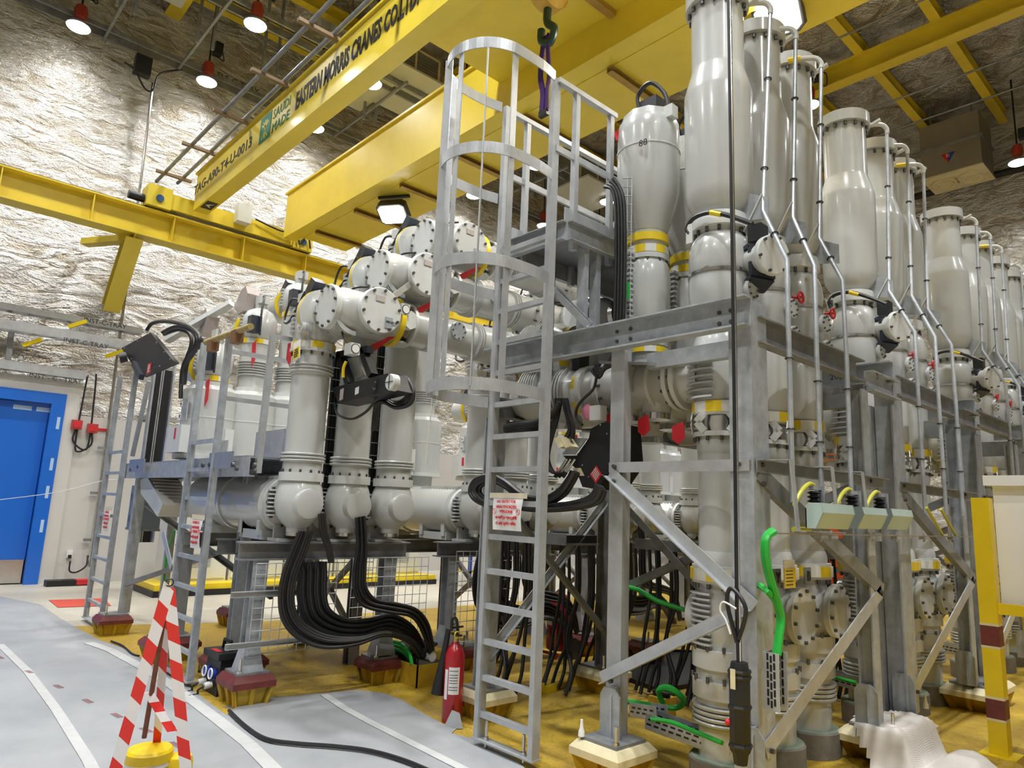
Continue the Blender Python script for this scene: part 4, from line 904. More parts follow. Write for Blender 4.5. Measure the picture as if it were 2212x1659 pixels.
# ================================================================= left hand bay
XLB,PY=-5.85,(2.84,3.32,3.80)
DZ=.46; ZU=3.33            # bus height of the first phase, step to the next
ORD=('first','second','third')
def left_pole(i,label):
    y=PY[i]; t=thing('breaker_pole',label,'gas duct',(XLB,y,1.2),'grey breaker poles of the left bay')
    raw=pxprof(655,950,'x',XLB,[])[0]
    pr=lambda L:[(h,r) for h,r in pxprof(655,950,'x',XLB,L)[1]][::-1]
    def L(name,prof,m=GREY,n=28,lift=0): return obj(name,MB().lathe((XLB,y,0),(0,0,1),[(h+lift*(k==0 if 0 else 0),r) for k,(h,r) in enumerate(pr(prof))],n),m,t)
    zz=lambda py:pxprof(655,950,'x',XLB,[(py,1)])[1][0][0]
    up=DZ*i; zc=ZU-.06+up
    obj('upper_pipe',MB().lathe((XLB,y,0),(0,0,1),[(zz(812),.165),(zz(812)+up+.02,.165)],28),GREY,t)
    for k in range(3): L('bellows_ring',[(980+k*7,46),(982+k*7,48),(985+k*7,46)])
    L('pipe',[(812,40),(980,40)])
    zt_=zz(812)+up
    for k in range(3): obj('bellows_ring',MB().lathe((XLB,y,zt_+.02+k*.03),(0,0,1),[(0,.19),(.008,.2),(.018,.19)],28),GREY,t)
    obj('collar',MB().lathe((XLB,y,zt_),(0,0,1),[(0,.165),(.0,.18),(zc-.26-zt_,.18)],28),GREY,t)
    band((XLB,y,zc-.27),(0,0,1),.2,.06,t,12,'wwwyyy'); f=obj('flange',MB().lathe((XLB,y,zc-.30),(0,0,1),[(0,.205),(.03,.205)],28),COVER,t); bolts((XLB,y,zc-.30),(0,0,-1),.185,12,f,.011,.03)
    L('drum',[(998,41),(1024,42)]); f=L('flange',[(1022,47),(1040,47)],COVER); bolts((XLB,y,zz(1022)),(0,0,1),.175,12,f,.011,.025)
    zb_=zz(1088)
    L('bulb',[(1039,40),(1052,46),(1075,51),(1095,51),(1115,45),(1132,31),(1140,22),(1152,21)])
    obj('foot_ring',MB().lathe((XLB,y,zz(1150)),(0,0,-1),[(0,.09),(.03,.09)],20),STEEL,t)
    obj('boss',MB().lathe((XLB+.1,y,zb_),(1,0,0),[(0,.15),(.115,.125),(.125,.10)],28),GREY,t)
    f=obj('tank_flange',MB().lathe((XLB-.16,y,zb_),(-1,0,0),[(0,.15),(.02,.235),(.06,.235)],32),COVER,t); bolts((XLB-.18,y,zb_),(1,0,0),.21,10,f,.014,.03)
    afins(t,(XLB-.08,y,zb_),(0,0,1),7,.036,.19,.007,(-.5,-1,0),.42,.045)
    # elbow at the top with ribs
    obj('elbow',MB().lathe((XLB,y,0),(0,0,1),[(zc-.25,.18),(zc-.1,.2),(zc+.06,.2),(zc+.16,.15),(zc+.2,.06)],28),GREY,t)
    afins(t,(XLB,y,zc-.02),(0,0,1),6,.04,.19,.007,(-.5,-1,0),.5,.03)
    obj('motor_cover',MB().prism([V((XLB-.07,y-.14,zc+.18)),V((XLB+.02,y-.14,zc+.13)),V((XLB+.2,y-.14,zc+.32)),V((XLB+.11,y-.14,zc+.38))],(0,.11,0)),BLKB,t)
    obj('motor_lead',MB().tube([V((XLB-.1,y-.1,zc+.2)),V((XLB-.3,y-.12,zc+.25)),V((XLB-.35,y-.15,zc+.05)),V((XLB-.1,y-.2,zc+.0)),V((XLB+.15,y-.2,zc+.22))],.012,6),BLK,t)
    obj('sensor_box',MB().box((XLB-.12,y-.08,zc+.24),(.1,.08,.08)),COVER,t)
    return t,zc
poles=[]
for i in range(3):
    poles.append(left_pole(i,['grey breaker pole with yellow card, leftmost of the three large vertical pipes','grey breaker pole behind the black drive box, middle of the three large pipes','grey breaker pole right of the cable loop, last of the three large pipes'][i])[0])
def bus_unit(i,label):
    y=PY[i]; X=-5.46; z=ZU+DZ*i
    t=thing('busbar_unit',label,'gas duct',(X,y,z-.25),'busbar units above the left bay')
    obj('link_barrel',MB().lathe((XLB+.1,y,z-.03),(1,0,0),[(0,.19),(.0,.245),(.03,.245)],30),GREY,t)
    obj('flange',MB().lathe((XLB+.142,y,z-.03),(1,0,0),[(0,.245),(.03,.245),(.03,.2),(.05,.17)],30),GREY,t)
    f=obj('yellow_gasket',MB().lathe((XLB+.13,y,z-.03),(1,0,0),[(0,.2),(0,.25),(.012,.25),(.012,.2)],30,False),YELT,t)
    obj('barrel',MB().lathe((X,y-.06,z),(0,1,0),[(0,.17),(.08,.2),(.6,.21)],30),GREY,t)
    disc(t,(X,y-.11,z),(0,-1,0),.2,.05,10)
    obj('side_stub',MB().lathe((X,y+.28,z),(1,0,0),[(0,.18),(.24,.19)],30),GREY,t); disc(t,(X+.28,y+.28,z),(1,0,0),.208,.05,10)
    afins(t,(X+.02,y+.12,z-.02),(1,0,0),9,.026,.2,.005,(0,-.55,-1),.55,.02,GREY)
    obj('name_plate',MB().box((X+.285,y+.26,z+.10),(.006,.09,.05)),PINK,t); obj('circuit_plate',MB().box((X+.285,y+.36,z-.10),(.006,.075,.1)),GALV,t); text('D01-Q2-R',(X+.290,y+.33,z-.1),(0,1,0),(0,0,1),.018,INK,t)
    obj('yellow_ring',MB().lathe((X,y+.53,z),(0,1,0),[(0,.18),(0,.235),(.05,.235),(.05,.18)],30,False),YELT,t)
    obj('clamp_drum',MB().lathe((X,y+.58,z),(0,1,0),[(0,.17),(.13,.17)],24),STEEL,t)
    for s in (0,1.2,2.4,3.6,4.8):
        e=V((math.cos(s),0,math.sin(s))); g=V((-e.z,0,e.x)); c=V((X,y+.64,z))+e*.19
        obj('clamp_bracket',MB().prism([c-g*.06+V((0,-.06,0)),c+g*.06+V((0,-.06,0)),c+g*.09,c+g*.06+V((0,.06,0)),c-g*.06+V((0,.06,0)),c-g*.09],e*.02),COVER,t)
    f=obj('flange',MB().lathe((X,y+.70,z),(0,1,0),[(0,.215),(.03,.215)],30),COVER,t)
    obj('drum',MB().lathe((X,y+.73,z),(0,1,0),[(0,.185),(.22,.185)],30),GREY,t)
    for k in range(4): obj('bellows_ring',MB().lathe((X,y+.94+k*.026,z),(0,1,0),[(0,.19),(.006,.205),(.014,.205),(.02,.19)],30),GREY,t)
    obj('bus_pipe',MB().lathe((X,y+1.04,z),(0,1,0),[(0,.17),(.52,.17)],30),GREY,t)
    dq=obj('steel_cap',MB().lathe((X+.14,y+1.22,z+.02),(1,0,0),[(0,.09),(.05,.09)],20),GALV,t); bolts((X+.19,y+1.22,z+.02),(1,0,0),.075,8,dq,.008,.01)
    for k in range(3): obj('bellows_ring',MB().lathe((X,y+1.5+k*.03,z),(0,1,0),[(0,.18),(.006,.2),(.016,.2),(.024,.18)],30),GREY,t)
    obj('cone',MB().lathe((X,y+1.58,z),(0,1,0),[(0,.185),(.2,.2),(.22,.23),(.26,.23)],30),GREY,t); bolts((X,y+1.84,z),(0,-1,0),.215,12,t,.011,.08)
    obj('bus_pipe',MB().lathe((X,y+1.84,z),(0,1,0),[(0,.19),(.2,.19)],30),GREY,t)
    # valve with gauge, red flag, link bar
    c=V((X+.06,y+.08,z-.24)); obj('valve',MB().cyl(c+V((-.03,-.05,.06)),c+V((.03,-.02,.02)),.025,n=10).box(c+V((.02,0,-.05)),(.04,.04,.08)),BRASS,t)
    g=obj('gauge',MB().box(c+V((.12,.0,-.14)),(.11,.09,.1)),COVER,t); obj('gauge_dial',MB().cyl(c+V((.175,0,-.14)),c+V((.18,0,-.14)),.04,n=20),WHT,g); obj('gauge_rim',MB().ring(c+V((.178,0,-.14)),(1,0,0),.04,.004,20,5),BLKM,g)
    obj('gauge_lead',MB().tube([c+V((.1,0,-.1)),c+V((.02,-.05,.0)),c+V((-.02,-.05,.22)),c+V((.0,.0,.42)),c+V((.1,.12,.46))],.009,6),BLK,t)
    obj('yellow_sleeve',MB().tube([c+V((.07,-.02,-.24)),c+V((.05,-.03,-.3)),c+V((.04,-.02,-.38))],.014,6),YELT,t)
    obj('red_flag',MB().prism([V((X+.18,y+.5,z-.18)),V((X+.2,y+.42,z-.20)),V((X+.14,y+.18,z-.36)),V((X+.12,y+.26,z-.40))],(.004,0,0)),RED,t)
    c=V((X-.26,y-.16,z-.16)); obj('crank_wheel',MB().cyl(c,c+V((.0,-.05,0)),.055,n=20).cyl(c+V((0,-.05,0)),c+V((0,-.07,0)),.02,n=10),COVER,t); obj('crank_plate',MB().box(c+V((.08,0,-.05)),(.05,.03,.16)),STEEL,t)
    return t
units=[bus_unit(i,['busbar unit with two round covers above the leftmost large pipe, lowest of the three','busbar unit with two round covers, middle one of the rising three','busbar unit with two round covers, highest one near the cage'][i]) for i in range(3)]
# link bars between the three units
for i in range(2):
    a=V((-5.24,PY[i]+.42,ZU+DZ*i+.17)); b=V((-5.24,PY[i+1]+.12,ZU+DZ*(i+1)-.12))
    obj('link_bar',MB().bar(a,b,.05,.045,(1,0,0)),mat('brushed_link',(.5,.47,.42),.4,.5),None,base=a,label='square steel link bar between the %s round covers'%('lower two' if i==0 else 'upper two'),cat='link bar')
# breaker tanks
ZT=at(645,1090,'x',XLB).z
def tank(i,label):
    y=PY[i]; t=thing('breaker_tank',label,'gas tank',(-7.2,y,1.28),'horizontal breaker tanks')
    obj('tank_body',MB().lathe((XLB-.22,y,ZT),(-1,0,0),[(0,.2),(.06,.25),(.9,.26),(.95,.26)],36),GREY,t)
    obj('ring',MB().lathe((XLB-1.17,y,ZT),(-1,0,0),[(0,.275),(.05,.275)],36),COVER,t)
    obj('tank_body',MB().lathe((XLB-1.2,y,ZT),(-1,0,0),[(0,.26),(1.0,.26),(1.15,.22),(1.22,.12)],36),GREY,t)
    afins(t,(XLB-.6,y,ZT),(1,0,0),14,.05,.255,.004,(0,-.1,1),.35,.012)
    for x in (XLB-.55,XLB-1.75):
        obj('saddle_foot',MB().box((x,y,ZT-.28),(.5,.36,.08)).box((x+.2,y,ZT-.2),(.06,.4,.16)).box((x-.2,y,ZT-.2),(.06,.4,.16)),GREY,t)
    return t
tanks=[tank(i,'horizontal grey breaker tank behind the %s large pipe'%ORD[i]) for i in range(3)]
hood=thing('tank_hood','white ribbed hood at the far end of the horizontal breaker tank','cover',at(330,1100,'y',2.55))
p=[at(*q,'y',2.50) for q in ((303,1036),(318,1030),(352,1088),(340,1116),(304,1066))]
obj('shell',MB().prism(p,(0,.35,0)),COVER,hood); 
rb=MB()
for k in range(9): rb.bar(p[1].lerp(p[2],k/8)+V((0,.02,0)),p[1].lerp(p[2],k/8)+V((0,.33,0)),.012,.03)
obj('rib_row',rb,WHT,hood,kind='stuff')
lc=thing('local_box','blue grey control box below the white hood','control box',at(312,1100,'y',2.75)); c=at(314,1096,'y',2.75); obj('case',MB().box(c,(.42,.28,.55)),mat('blue_grey_case',(.22,.26,.33),.4),lc); obj('rim',MB().box(c+V((0,0,-.28)),(.44,.3,.03)),GALVD,lc)
# current transformers with staggered heads
ZHD=[at(440,787,'y',PY[0]).z,at(552,705,'y',PY[1]).z,at(632,652,'y',PY[2]).z]
XC=(at(443,900,'y',PY[0]).x+at(545,910,'y',PY[1]).x)/2
def ct(i,label):
    y=PY[i]; t=thing('current_transformer',label,'gas vessel',(XC,y,1.75),'grey cylinders of the left bay')
    zt0=at(445,842,'y',PY[0]).z; zb0=at(440,985,'y',PY[0]).z; z=ZHD[i]
    obj('body',MB().lathe((XC,y,0),(0,0,1),[(zb0,.31),(zb0+.03,.31),(zb0+.03,.295),(zt0-.05,.295),(zt0,.25),(zt0+.01,.18)],36),GREY,t)
    obj('base_ring',MB().lathe((XC,y,zb0-.05),(0,0,1),[(0,.33),(.05,.33)],36),COVER,t)
    obj('seam_ring',MB().lathe((XC,y,zb0+.42),(0,0,1),[(0,.298),(.015,.298)],36),COVER,t)
    obj('throat',MB().lathe((XC,y,ZT+.2),(0,0,1),[(0,.2),(zb0-ZT-.24,.2)],28),GREY,t)
    f=obj('flange',MB().lathe((XC,y,zt0),(0,0,1),[(0,.23),(.05,.23)],30),COVER,t)
    if z-zt0>.6:
        obj('neck',MB().lathe((XC,y,zt0+.05),(0,0,1),[(0,.18),(z-zt0-.3,.18)],28),GREY,t)
        for k in range(6): obj('bellows_ring',MB().lathe((XC,y,zt0+.2+k*.032),(0,0,1),[(0,.185),(.008,.205),(.016,.205),(.024,.185)],28),GREY,t)
    else: obj('neck',MB().lathe((XC,y,zt0+.05),(0,0,1),[(0,.17),(.12,.17)],28),GREY,t)
    band((XC,y,z-.27),(0,0,1),.19,.06,t,12,'wwwyyy')
    obj('head',MB().lathe((XC,y,0),(0,0,1),[(z-.21,.17),(z-.12,.21),(z+.06,.21),(z+.15,.16),(z+.2,.07),(z+.26,.07)],30),GREY,t)
    afins(t,(XC,y,z-.02),(0,0,1),6,.042,.2,.007,(-.6,-1,0),.5,.03)
    obj('sensor_box',MB().box((XC+.02,y,z+.31),(.14,.12,.1)),COVER,t)
    obj('side_barrel',MB().lathe((XC-.1,y,z-.06),(-1,0,0),[(0,.17),(.1,.17),(.1,.23),(.13,.23),(.14,.19),(.40,.19),(.40,.13)],28),GREY,t)
    obj('yellow_gasket',MB().lathe((XC-.192,y,z-.06),(-1,0,0),[(0,.19),(0,.236),(.01,.236),(.01,.19)],28,False),YELT,t)
    obj('black_cover',MB().box((XC+.2,y-.14,z-.06),(.12,.13,.2)),BLKB,t)
    obj('motor_cover',MB().prism([V((XC-.42,y-.1,z+.12)),V((XC-.34,y-.1,z+.07)),V((XC-.16,y-.1,z+.24)),V((XC-.24,y-.1,z+.30))],(0,.12,0)),BLKB,t)
    # terminal box and plates
    obj('terminal_box',MB().box((XC+.06,y-.32,zb0+.16),(.46,.1,.30)),COVER,t)
    obj('red_mark',MB().box((XC+.10,y-.373,zb0+.22),(.045,.004,.12)),RED,t)
    obj('rating_plate',MB().box((XC+.10,y-.30,zb0+.50),(.18,.01,.24)),GALV,t); obj('white_label',MB().box((XC-.02,y-.305,zb0+.57),(.07,.008,.06)),WHT,t); obj('white_label',MB().box((XC-.02,y-.305,zb0+.43),(.07,.008,.06)),WHT,t)
    text('P1',(XC-.045,y-.31,zb0+.552),(1,0,0),(0,0,1),.035,INK,t); text('P2',(XC-.045,y-.31,zb0+.412),(1,0,0),(0,0,1),.035,INK,t)
    obj('red_flag',MB().prism([V((XC+.22,y-.15,z-.3)),V((XC+.34,y-.15,z-.28)),V((XC+.36,y-.15,z-.52)),V((XC+.27,y-.15,z-.6))],(0,.004,0)),RED,t)
    obj('lead',MB().tube([V((XC+.02,y,z+.34)),V((XC+.2,y-.05,z+.32)),V((XC+.28,y-.1,z+.1)),V((XC+.3,y-.1,z-.2))],.012,6),BLK,t)
    return t
cts=[ct(i,['grey cylinder with P1 P2 plates, leftmost of the row behind the platform','grey cylinder with P1 P2 plates and ribbed neck, middle of the row','grey cylinder partly hidden by the leftmost large pipe, last of the row'][i]) for i in range(3)]
# next bays repeat the same plant
for b,dy in ((1,2.06),(2,4.12),(3,6.18),(4,8.24)):
    w=('second bay','third bay','fourth bay','fifth bay')[b-1]
    for k,src in enumerate(poles): copy_tree(src,None,(0,dy,0),'grey breaker pole of the %s, %s of its three'%(w,ORD[k]))
    for k,src in enumerate(units): copy_tree(src,None,(0,dy,-.45 if 0 else 0),'busbar unit of the %s, %s of its three'%(w,ORD[k])) if b==1 else None
    for k,src in enumerate(tanks): copy_tree(src,None,(0,dy,0),'horizontal breaker tank of the %s, %s of its three'%(w,ORD[k]))
    for k,src in enumerate(cts): copy_tree(src,None,(0,dy,0),'grey cylinder of the %s, %s of its row'%(w,ORD[k]))
# transfer linkage above the cylinders: pinkish caps and white rod
lk=thing('linkage','white square rod with pinkish brown caps above the grey cylinders','linkage',at(440,690,'y',2.9))
a,b=at(360,735,'y',2.62),at(500,655,'y',3.1)
obj('rod',MB().bar(a,b,.07,.09,(0,1,0)),COVER,lk)
for p_ in ((435,695,2.9),(520,648,3.15)):
    c=at(p_[0],p_[1],'y',p_[2]); q=[c+V((dx,0,dz)) for dx,dz in ((-.2,-.05),(-.02,.14),(.12,.16),(.2,.05),(.14,-.16),(-.05,-.18))]
    obj('cap',MB().prism(q,(0,.16,0)),PINK,lk)
# black drive boxes
def face_text(c,r,u,w,h,parent,m,n=5):
    q=MB(); nn=V(r).cross(V(u))
    for k in range(n): q.obox(V(c)+V(u)*(h*(.5-(k+.5)/n))+nn*.001,V(r)*w*.5*(.6+.35*((k*37)%5)/5),V(u)*h*.09/n*3,nn*.0006)
    return obj('print_row',q,m,parent,kind='stuff')
bx=thing('drive_box','tilted black drive box with red label at the far left of the cylinders','drive box',at(325,770,'y',2.35))
q=[at(*p_,'y',2.35) for p_ in ((262,752),(325,718),(373,778),(302,810))]
obj('case',MB().prism(q,(-.14,.12,0)),BLKM,bx); 
r_=(q[1]-q[0]).normalized(); u_=(q[0]-q[3]); u_=(u_-r_*u_.dot(r_)).normalized(); c=at(322,796,'y',2.345)
obj('red_label',MB().obox(c,r_*.075,u_*.065,(0,.002,0)),RED,bx); face_text(c+V((0,-.004,0)),r_,u_,.11,.1,bx,WHT)
obj('side_rib',MB().bar(at(290,785,'y',2.33),at(306,815,'y',2.33),.07,.06,(0,1,0)),BLKB,bx)
obj('cable_port',MB().cyl(at(274,771,'y',2.33),at(274,771,'y',2.33)+V((-.02,-.08,-.03)),.065,.07,16),BLK,bx)
boltset([at(*p_,'y',2.348) for p_ in ((270,752),(297,737),(322,722),(338,740),(355,760),(368,776),(345,790),(322,802),(283,775),(290,790))],(0,-1,0),bx,.008,.006,STEEL,'screw_set')
for k,pts in enumerate([[(318,712),(330,698),(360,694),(400,702),(425,718),(431,735),(420,760),(400,790),(395,830)],[(352,718),(380,706),(410,712),(424,728),(420,755),(404,785),(398,830)],[(355,722),(385,712),(408,720),(414,740),(405,770),(394,800),(390,860)]]):
    obj('drive_cable',MB().tube([at(*p_,'y',2.45+.05*k) for p_ in pts],.024,8),BLK,None,base=at(*pts[-1],'y',2.5),label='thick black cable arching from the tilted drive box, %s'%('outermost','middle','innermost')[k],cat='cable',group='cables of the tilted drive box')
# drive box with frame hanging below the first busbar unit
db=thing('drive_box','black drive box with round grey dial hanging on a frame before the middle pipe','drive box',at(790,850,'y',3.02)); yb=3.0
q=[at(*p_,'y',yb) for p_ in ((717,838),(838,806),(850,842),(730,872))]
obj('case',MB().prism(q,(0,.2,0)),BLKM,db)
for a,b in (((735,765),(757,832)),((785,757),(806,812)),((733,768),(800,755))): obj('frame_bar',MB().bar(at(*a,'y',yb+.05),at(*b,'y',yb+.05),.06,.07,(0,1,0)),BLKM,db)
obj('grey_panel',MB().prism([at(*p_,'y',yb+.12) for p_ in ((745,772),(772,767),(788,810),(758,822))],(0,.01,0)),GREY,db)
c=at(841,825,'y',yb-.04); dl=obj('dial',MB().lathe(c+V((0,.06,0)),(0,-1,0),[(0,.068),(.05,.068),(.06,.06)],24),COVER,db); obj('dial_mark',MB().box(c+V((0,-.004,0)),(.11,.003,.006)).box(c+V((0,-.004,0)),(.006,.003,.11)),BLKM,dl,kind='stuff')
obj('socket_cluster',MB().cyl(at(806,832,'y',yb-.002),at(806,832,'y',yb-.02),.06,n=20),BLK,db); boltset([at(*p_,'y',yb-.021) for p_ in ((803,828),(810,826),(804,838),(809,840),(801,834))],(0,-1,0),db,.01,.006,STEEL,'pin_set')
obj('rating_plate',MB().obox(at(738,852,'y',yb-.003),(.03,0,.005),(0,.002,0),(0,0,.05)),PINK,db); obj('code_label',MB().obox(at(771,844,'y',yb-.003),(.028,0,.005),(0,.002,0),(0,0,.03)),WHT,db)
obj('box_cable',MB().tube([at(*p_,'y',yb+.1) for p_ in ((722,870),(730,895),(760,905),(790,890),(812,865),(835,848))],.012,6),BLK,db)
for k in range(3):
    pts=[at(*p_,'y',3.2+.04*k) for p_ in ((850-2*k,812+4*k),(878-3*k,818+4*k),(892-5*k,845),(885-5*k,872-5*k),(855,880-5*k),(828+2*k,868-4*k),(812+3*k,880-3*k),(806+3*k,930))]
    obj('looped_cable',MB().tube(pts,.02,8),BLK,None,base=pts[-1],label='black cable loop right of the drive box with dial, %s'%('outer','middle','inner')[k],cat='cable',group='looped cables at the hanging drive box')
# yellow card and red tag on the first pole
cd_=thing('warning_card','white and yellow warning card tied to the leftmost large pipe','sign',at(640,770,'y',2.62)); c=at(641,757,'y',2.63)
obj('card',MB().obox(c,(.062,0,.01),(0,.003,0),(-.01,0,.085)),PAPER,cd_); obj('yellow_field',MB().obox(c+V((.004,-.004,-.025)),(.06,0,.01),(0,.001,0),(-.008,0,.05)),YELT,cd_); face_text(c+V((.004,-.006,-.025)),V((1,0,.15)),V((0,0,1)),.1,.08,cd_,INK,4)
obj('red_ribbon',MB().prism([at(*p_,'y',2.66) for p_ in ((622,742),(629,740),(629,770),(625,792),(618,775))],(0,.004,0)),RED,None,base=at(624,770,'y',2.66),label='red ribbon tag hanging left of the yellow card',cat='tag')
# scaffold tube tied above the platform
sc=thing('scaffold_tube','short rusty scaffold tube tied across the ladder tops','tube',at(490,730,'y',2.34)); obj('tube',MB().cyl(at(445,740,'y',2.33),at(542,705,'y',2.33),.03,n=12),mat('rusty_yellow_tube',(.40,.30,.12),.6,.2,.25,20),sc); obj('coupler',MB().box(at(460,748,'y',2.34),(.12,.08,.1)).box(at(512,728,'y',2.34),(.12,.08,.12)),mat('rust',(.22,.11,.05),.7,.2),sc,kind='stuff')
# cable ladders with black cables, far left
for k,(px,w) in enumerate(((331,.05),(351,.10))):
    a,b=at(px+8,830,'x',-10.6),at(px-14,1010,'x',-10.6)
    t=thing('cable_riser','vertical black cable riser behind the platform, %s'%('thin one' if k==0 else 'thick one'),'cable',(a.x,a.y,0)); obj('cable_bundle',MB().box2((a.x-.04,a.y-w/2,1.0),(a.x+.04,a.y+w/2,3.4)),BLK,t)
    for s in (-1,1): obj('ladder_side',MB().box2((a.x-.05,a.y+s*(w/2+.03)-.012,1.0),(a.x+.05,a.y+s*(w/2+.03)+.012,3.5)),GALVL,t)
# pole support beam with flared posts
sb=thing('pole_beam','dark galvanised beam with posts under the three large pipes','steel frame',(-5.92,2.56,HP+.04))
zB=at(545,1187,'y',2.56).z
obj('beam',MB().hb((-5.92,2.38,zB),(-5.92,4.05,zB),.16,.15,.012),GALVD,sb)
for y in (2.56,3.85):
    obj('post',MB().hb((-5.92,y,HP+.04),(-5.92,y,zB-.07),.13,.12,.012,(1,0,0)),GALV,sb)
    obj('flared_foot',MB().add([(-6.03,y-.09,HP+.04),(-5.81,y-.09,HP+.04),(-5.81,y+.09,HP+.04),(-6.03,y+.09,HP+.04),(-5.97,y-.06,HP+.24),(-5.87,y-.06,HP+.24),(-5.87,y+.06,HP+.24),(-5.97,y+.06,HP+.24)],[(0,1,5,4),(1,2,6,5),(2,3,7,6),(3,0,4,7)]),GALV,sb)
for y in PY: obj('pole_bracket',MB().box((XLB-.17,y,(zB+ZT)/2-.08),(.03,.26,ZT-zB-.2)).box((XLB-.12,y,zB+.09),(.24,.3,.025)),GREYD,sb)
for b,w in ((1,'second'),(2,'third'),(3,'fourth'),(4,'fifth')): copy_tree(sb,None,(0,2.06*b,0),'dark galvanised beam with posts under the pipes of the %s bay'%w)
b2=thing('tank_beam','galvanised beam carrying the horizontal breaker tanks, behind the ladders','steel frame',(-7.0,2.7,0.2))
obj('beam',MB().hb((-6.72,2.5,1.20),(-6.72,4.1,1.20),.12,.14,.012),GALVD,b2); obj('beam',MB().hb((-7.85,2.5,1.20),(-7.85,4.1,1.20),.12,.14,.012),GALVD,b2)
obj('post',MB().hb((-6.72,4.0,.0),(-6.72,4.0,1.14),.12,.12,.012,(1,0,0)),GALVD,b2); obj('post',MB().hb((-7.85,4.0,.0),(-7.85,4.0,1.14),.12,.12,.012,(1,0,0)),GALVD,b2)
obj('brace',MB().bar((-6.72,4.0,1.1),(-7.85,4.0,.3),.05,.05),GALVD,b2); obj('brace',MB().bar((-6.72,4.0,.3),(-7.85,4.0,1.1),.05,.05),GALVD,b2)
for b,w in ((1,'second'),(2,'third'),(3,'fourth'),(4,'fifth')): copy_tree(b2,None,(0,2.06*b,0),'galvanised beam carrying the tanks of the %s bay'%w)
# ================================================================= cables
def cab(name,pts,r,label,group,m=None,n=7,cat='cable',sub=5): 
    return obj(name,MB().tube(pts,r,n,True,sub),m or BLK,None,base=pts[-1],label=label,cat=cat,group=group)
def cpx(L,ax,v,dv=0): return [at(px,py,ax,v+dv) for px,py in L]
G1='black power cables sweeping from the left pipes to the yellow box'
def lerpL(a,b,t): return [(p[0]+(q[0]-p[0])*t,p[1]+(q[1]-p[1])*t) for p,q in zip(a,b)]
A0=[(648,1148),(632,1185),(612,1240),(604,1290),(612,1340),(645,1378),(700,1398),(770,1392),(830,1372),(880,1385),(905,1420)]
A1=[(672,1148),(660,1190),(640,1240),(632,1290),(640,1328),(668,1358),(715,1376),(775,1378),(835,1366),(890,1382),(918,1418)]
for k in range(6): cab('power_cable',cpx(lerpL(A0,A1,k/5),'x',-5.62,-.012*(k%3)),.017,'thick black power cable in the outer bend of the big cable sweep',G1)
B0=[(636,1230),(640,1216),(646,1240),(645,1290),(660,1345),(705,1372),(770,1380),(830,1362),(880,1376),(908,1410)]
B1=[(700,1226),(702,1214),(703,1240),(702,1280),(712,1318),(750,1340),(800,1338),(850,1330),(893,1356),(916,1400)]
for k in range(12): cab('power_cable',cpx(lerpL(B0,B1,k/11),'x',-5.75,.02*(k%3)),.017,'black power cable in the dense middle of the big cable sweep',G1+', dense middle')
C0=[(770,1118),(772,1180),(764,1240),(768,1285),(790,1310),(840,1322),(890,1332),(915,1370),(928,1410)]
C1=[(786,1115),(790,1180),(788,1235),(790,1270),(812,1296),(860,1305),(900,1318),(925,1350),(936,1405)]
for k in range(5): cab('power_cable',cpx(lerpL(C0,C1,k/4),'x',-5.6,-.02*(k%2)),.016,'black power cable hanging down beside the second large pipe',G1+', right strand')
for k in range(3): cab('power_cable',cpx([(690+5*k,1110),(694+5*k,1150),(706+4*k,1185),(712+3*k,1215)],'x',-5.6),.016,'short black cable between the first two pipe bulbs',G1+', short strand')
SWEEP=[o for o in COL.objects if o.get('group','').startswith(G1)]
for b,w in ((1,'second'),(2,'third'),(3,'fourth')):
    for o in SWEEP:
        c=o.copy(); COL.objects.link(c); c.location=o.location+V((0,2.06*b,0)); c['label']='black power cable in the cable sweep of the %s bay'%w; c['group']='cable sweep of the %s bay'%w
# vertical cable ladders between the poles
for k,(px,pt,pb) in enumerate(((718,770,1110),(815,745,1095))):
    a,b=at(px+4,pt,'x',-6.0),at(px-12,pb,'x',-6.0); t=thing('cable_riser','black vertical cable riser between the %s large pipes'%('first two' if k==0 else 'last two'),'cable',(a.x,a.y,b.z))
    a.y=b.y=(a.y+b.y)/2
    for j in range(3): obj('riser_cable',MB().tube([V((a.x,a.y+(j-1)*.032,b.z)),V((a.x,a.y+(j-1)*.032,a.z))],.016,6,False),BLK,t)
    r=MB()
    for s in (-.055,.055): r.tube([V((a.x-.02,a.y+s,b.z)),V((a.x-.02,a.y+s,a.z))],.004,4,False)
    for j in range(14): r.tube([V((a.x+.03,a.y-.055,b.z+(a.z-b.z)*j/13)),V((a.x+.03,a.y+.055,b.z+(a.z-b.z)*j/13))],.004,4,False)
    obj('wire_basket',r,GALVD,t,kind='stuff')
# dark cable curtains; the last three are added to darken the interior
for g,(x0,x1,yy,nn,lab) in enumerate(((-5.3,-4.85,4.75,9,'black cable in the vertical curtain left of the caged ladder post'),(-4.9,-4.5,5.2,8,'black cable in the vertical curtain seen through the caged ladder'),(-3.9,-3.5,6.1,8,'black cable in the vertical curtain behind the front frame brace'),(-6.3,-6.0,5.6,7,'black cable in the vertical curtain behind the second bay'),(-4.3,-3.1,5.85,18,'black cable in the wide curtain hanging behind the big pipe of the front frame'),(-5.2,-4.6,6.0,12,'black cable of an added dark curtain between caged ladder and front frame'),(-3.6,-2.9,7.3,12,'black cable of an added dark curtain in the second row'))):
    for k in range(nn):
        x=x0+(x1-x0)*k/(nn-1); y=yy+.08*math.sin(k*2.3)
        cab('power_cable',[V((x,y,1.35)),V((x+.02,y,.9)),V((x-.03+.05*math.sin(k),y-.03,.5)),V((x+.1*math.sin(k*1.7),y-.12,.2)),V((x+.1*math.sin(k*1.7),y-.2,.02))],.017,lab,lab)
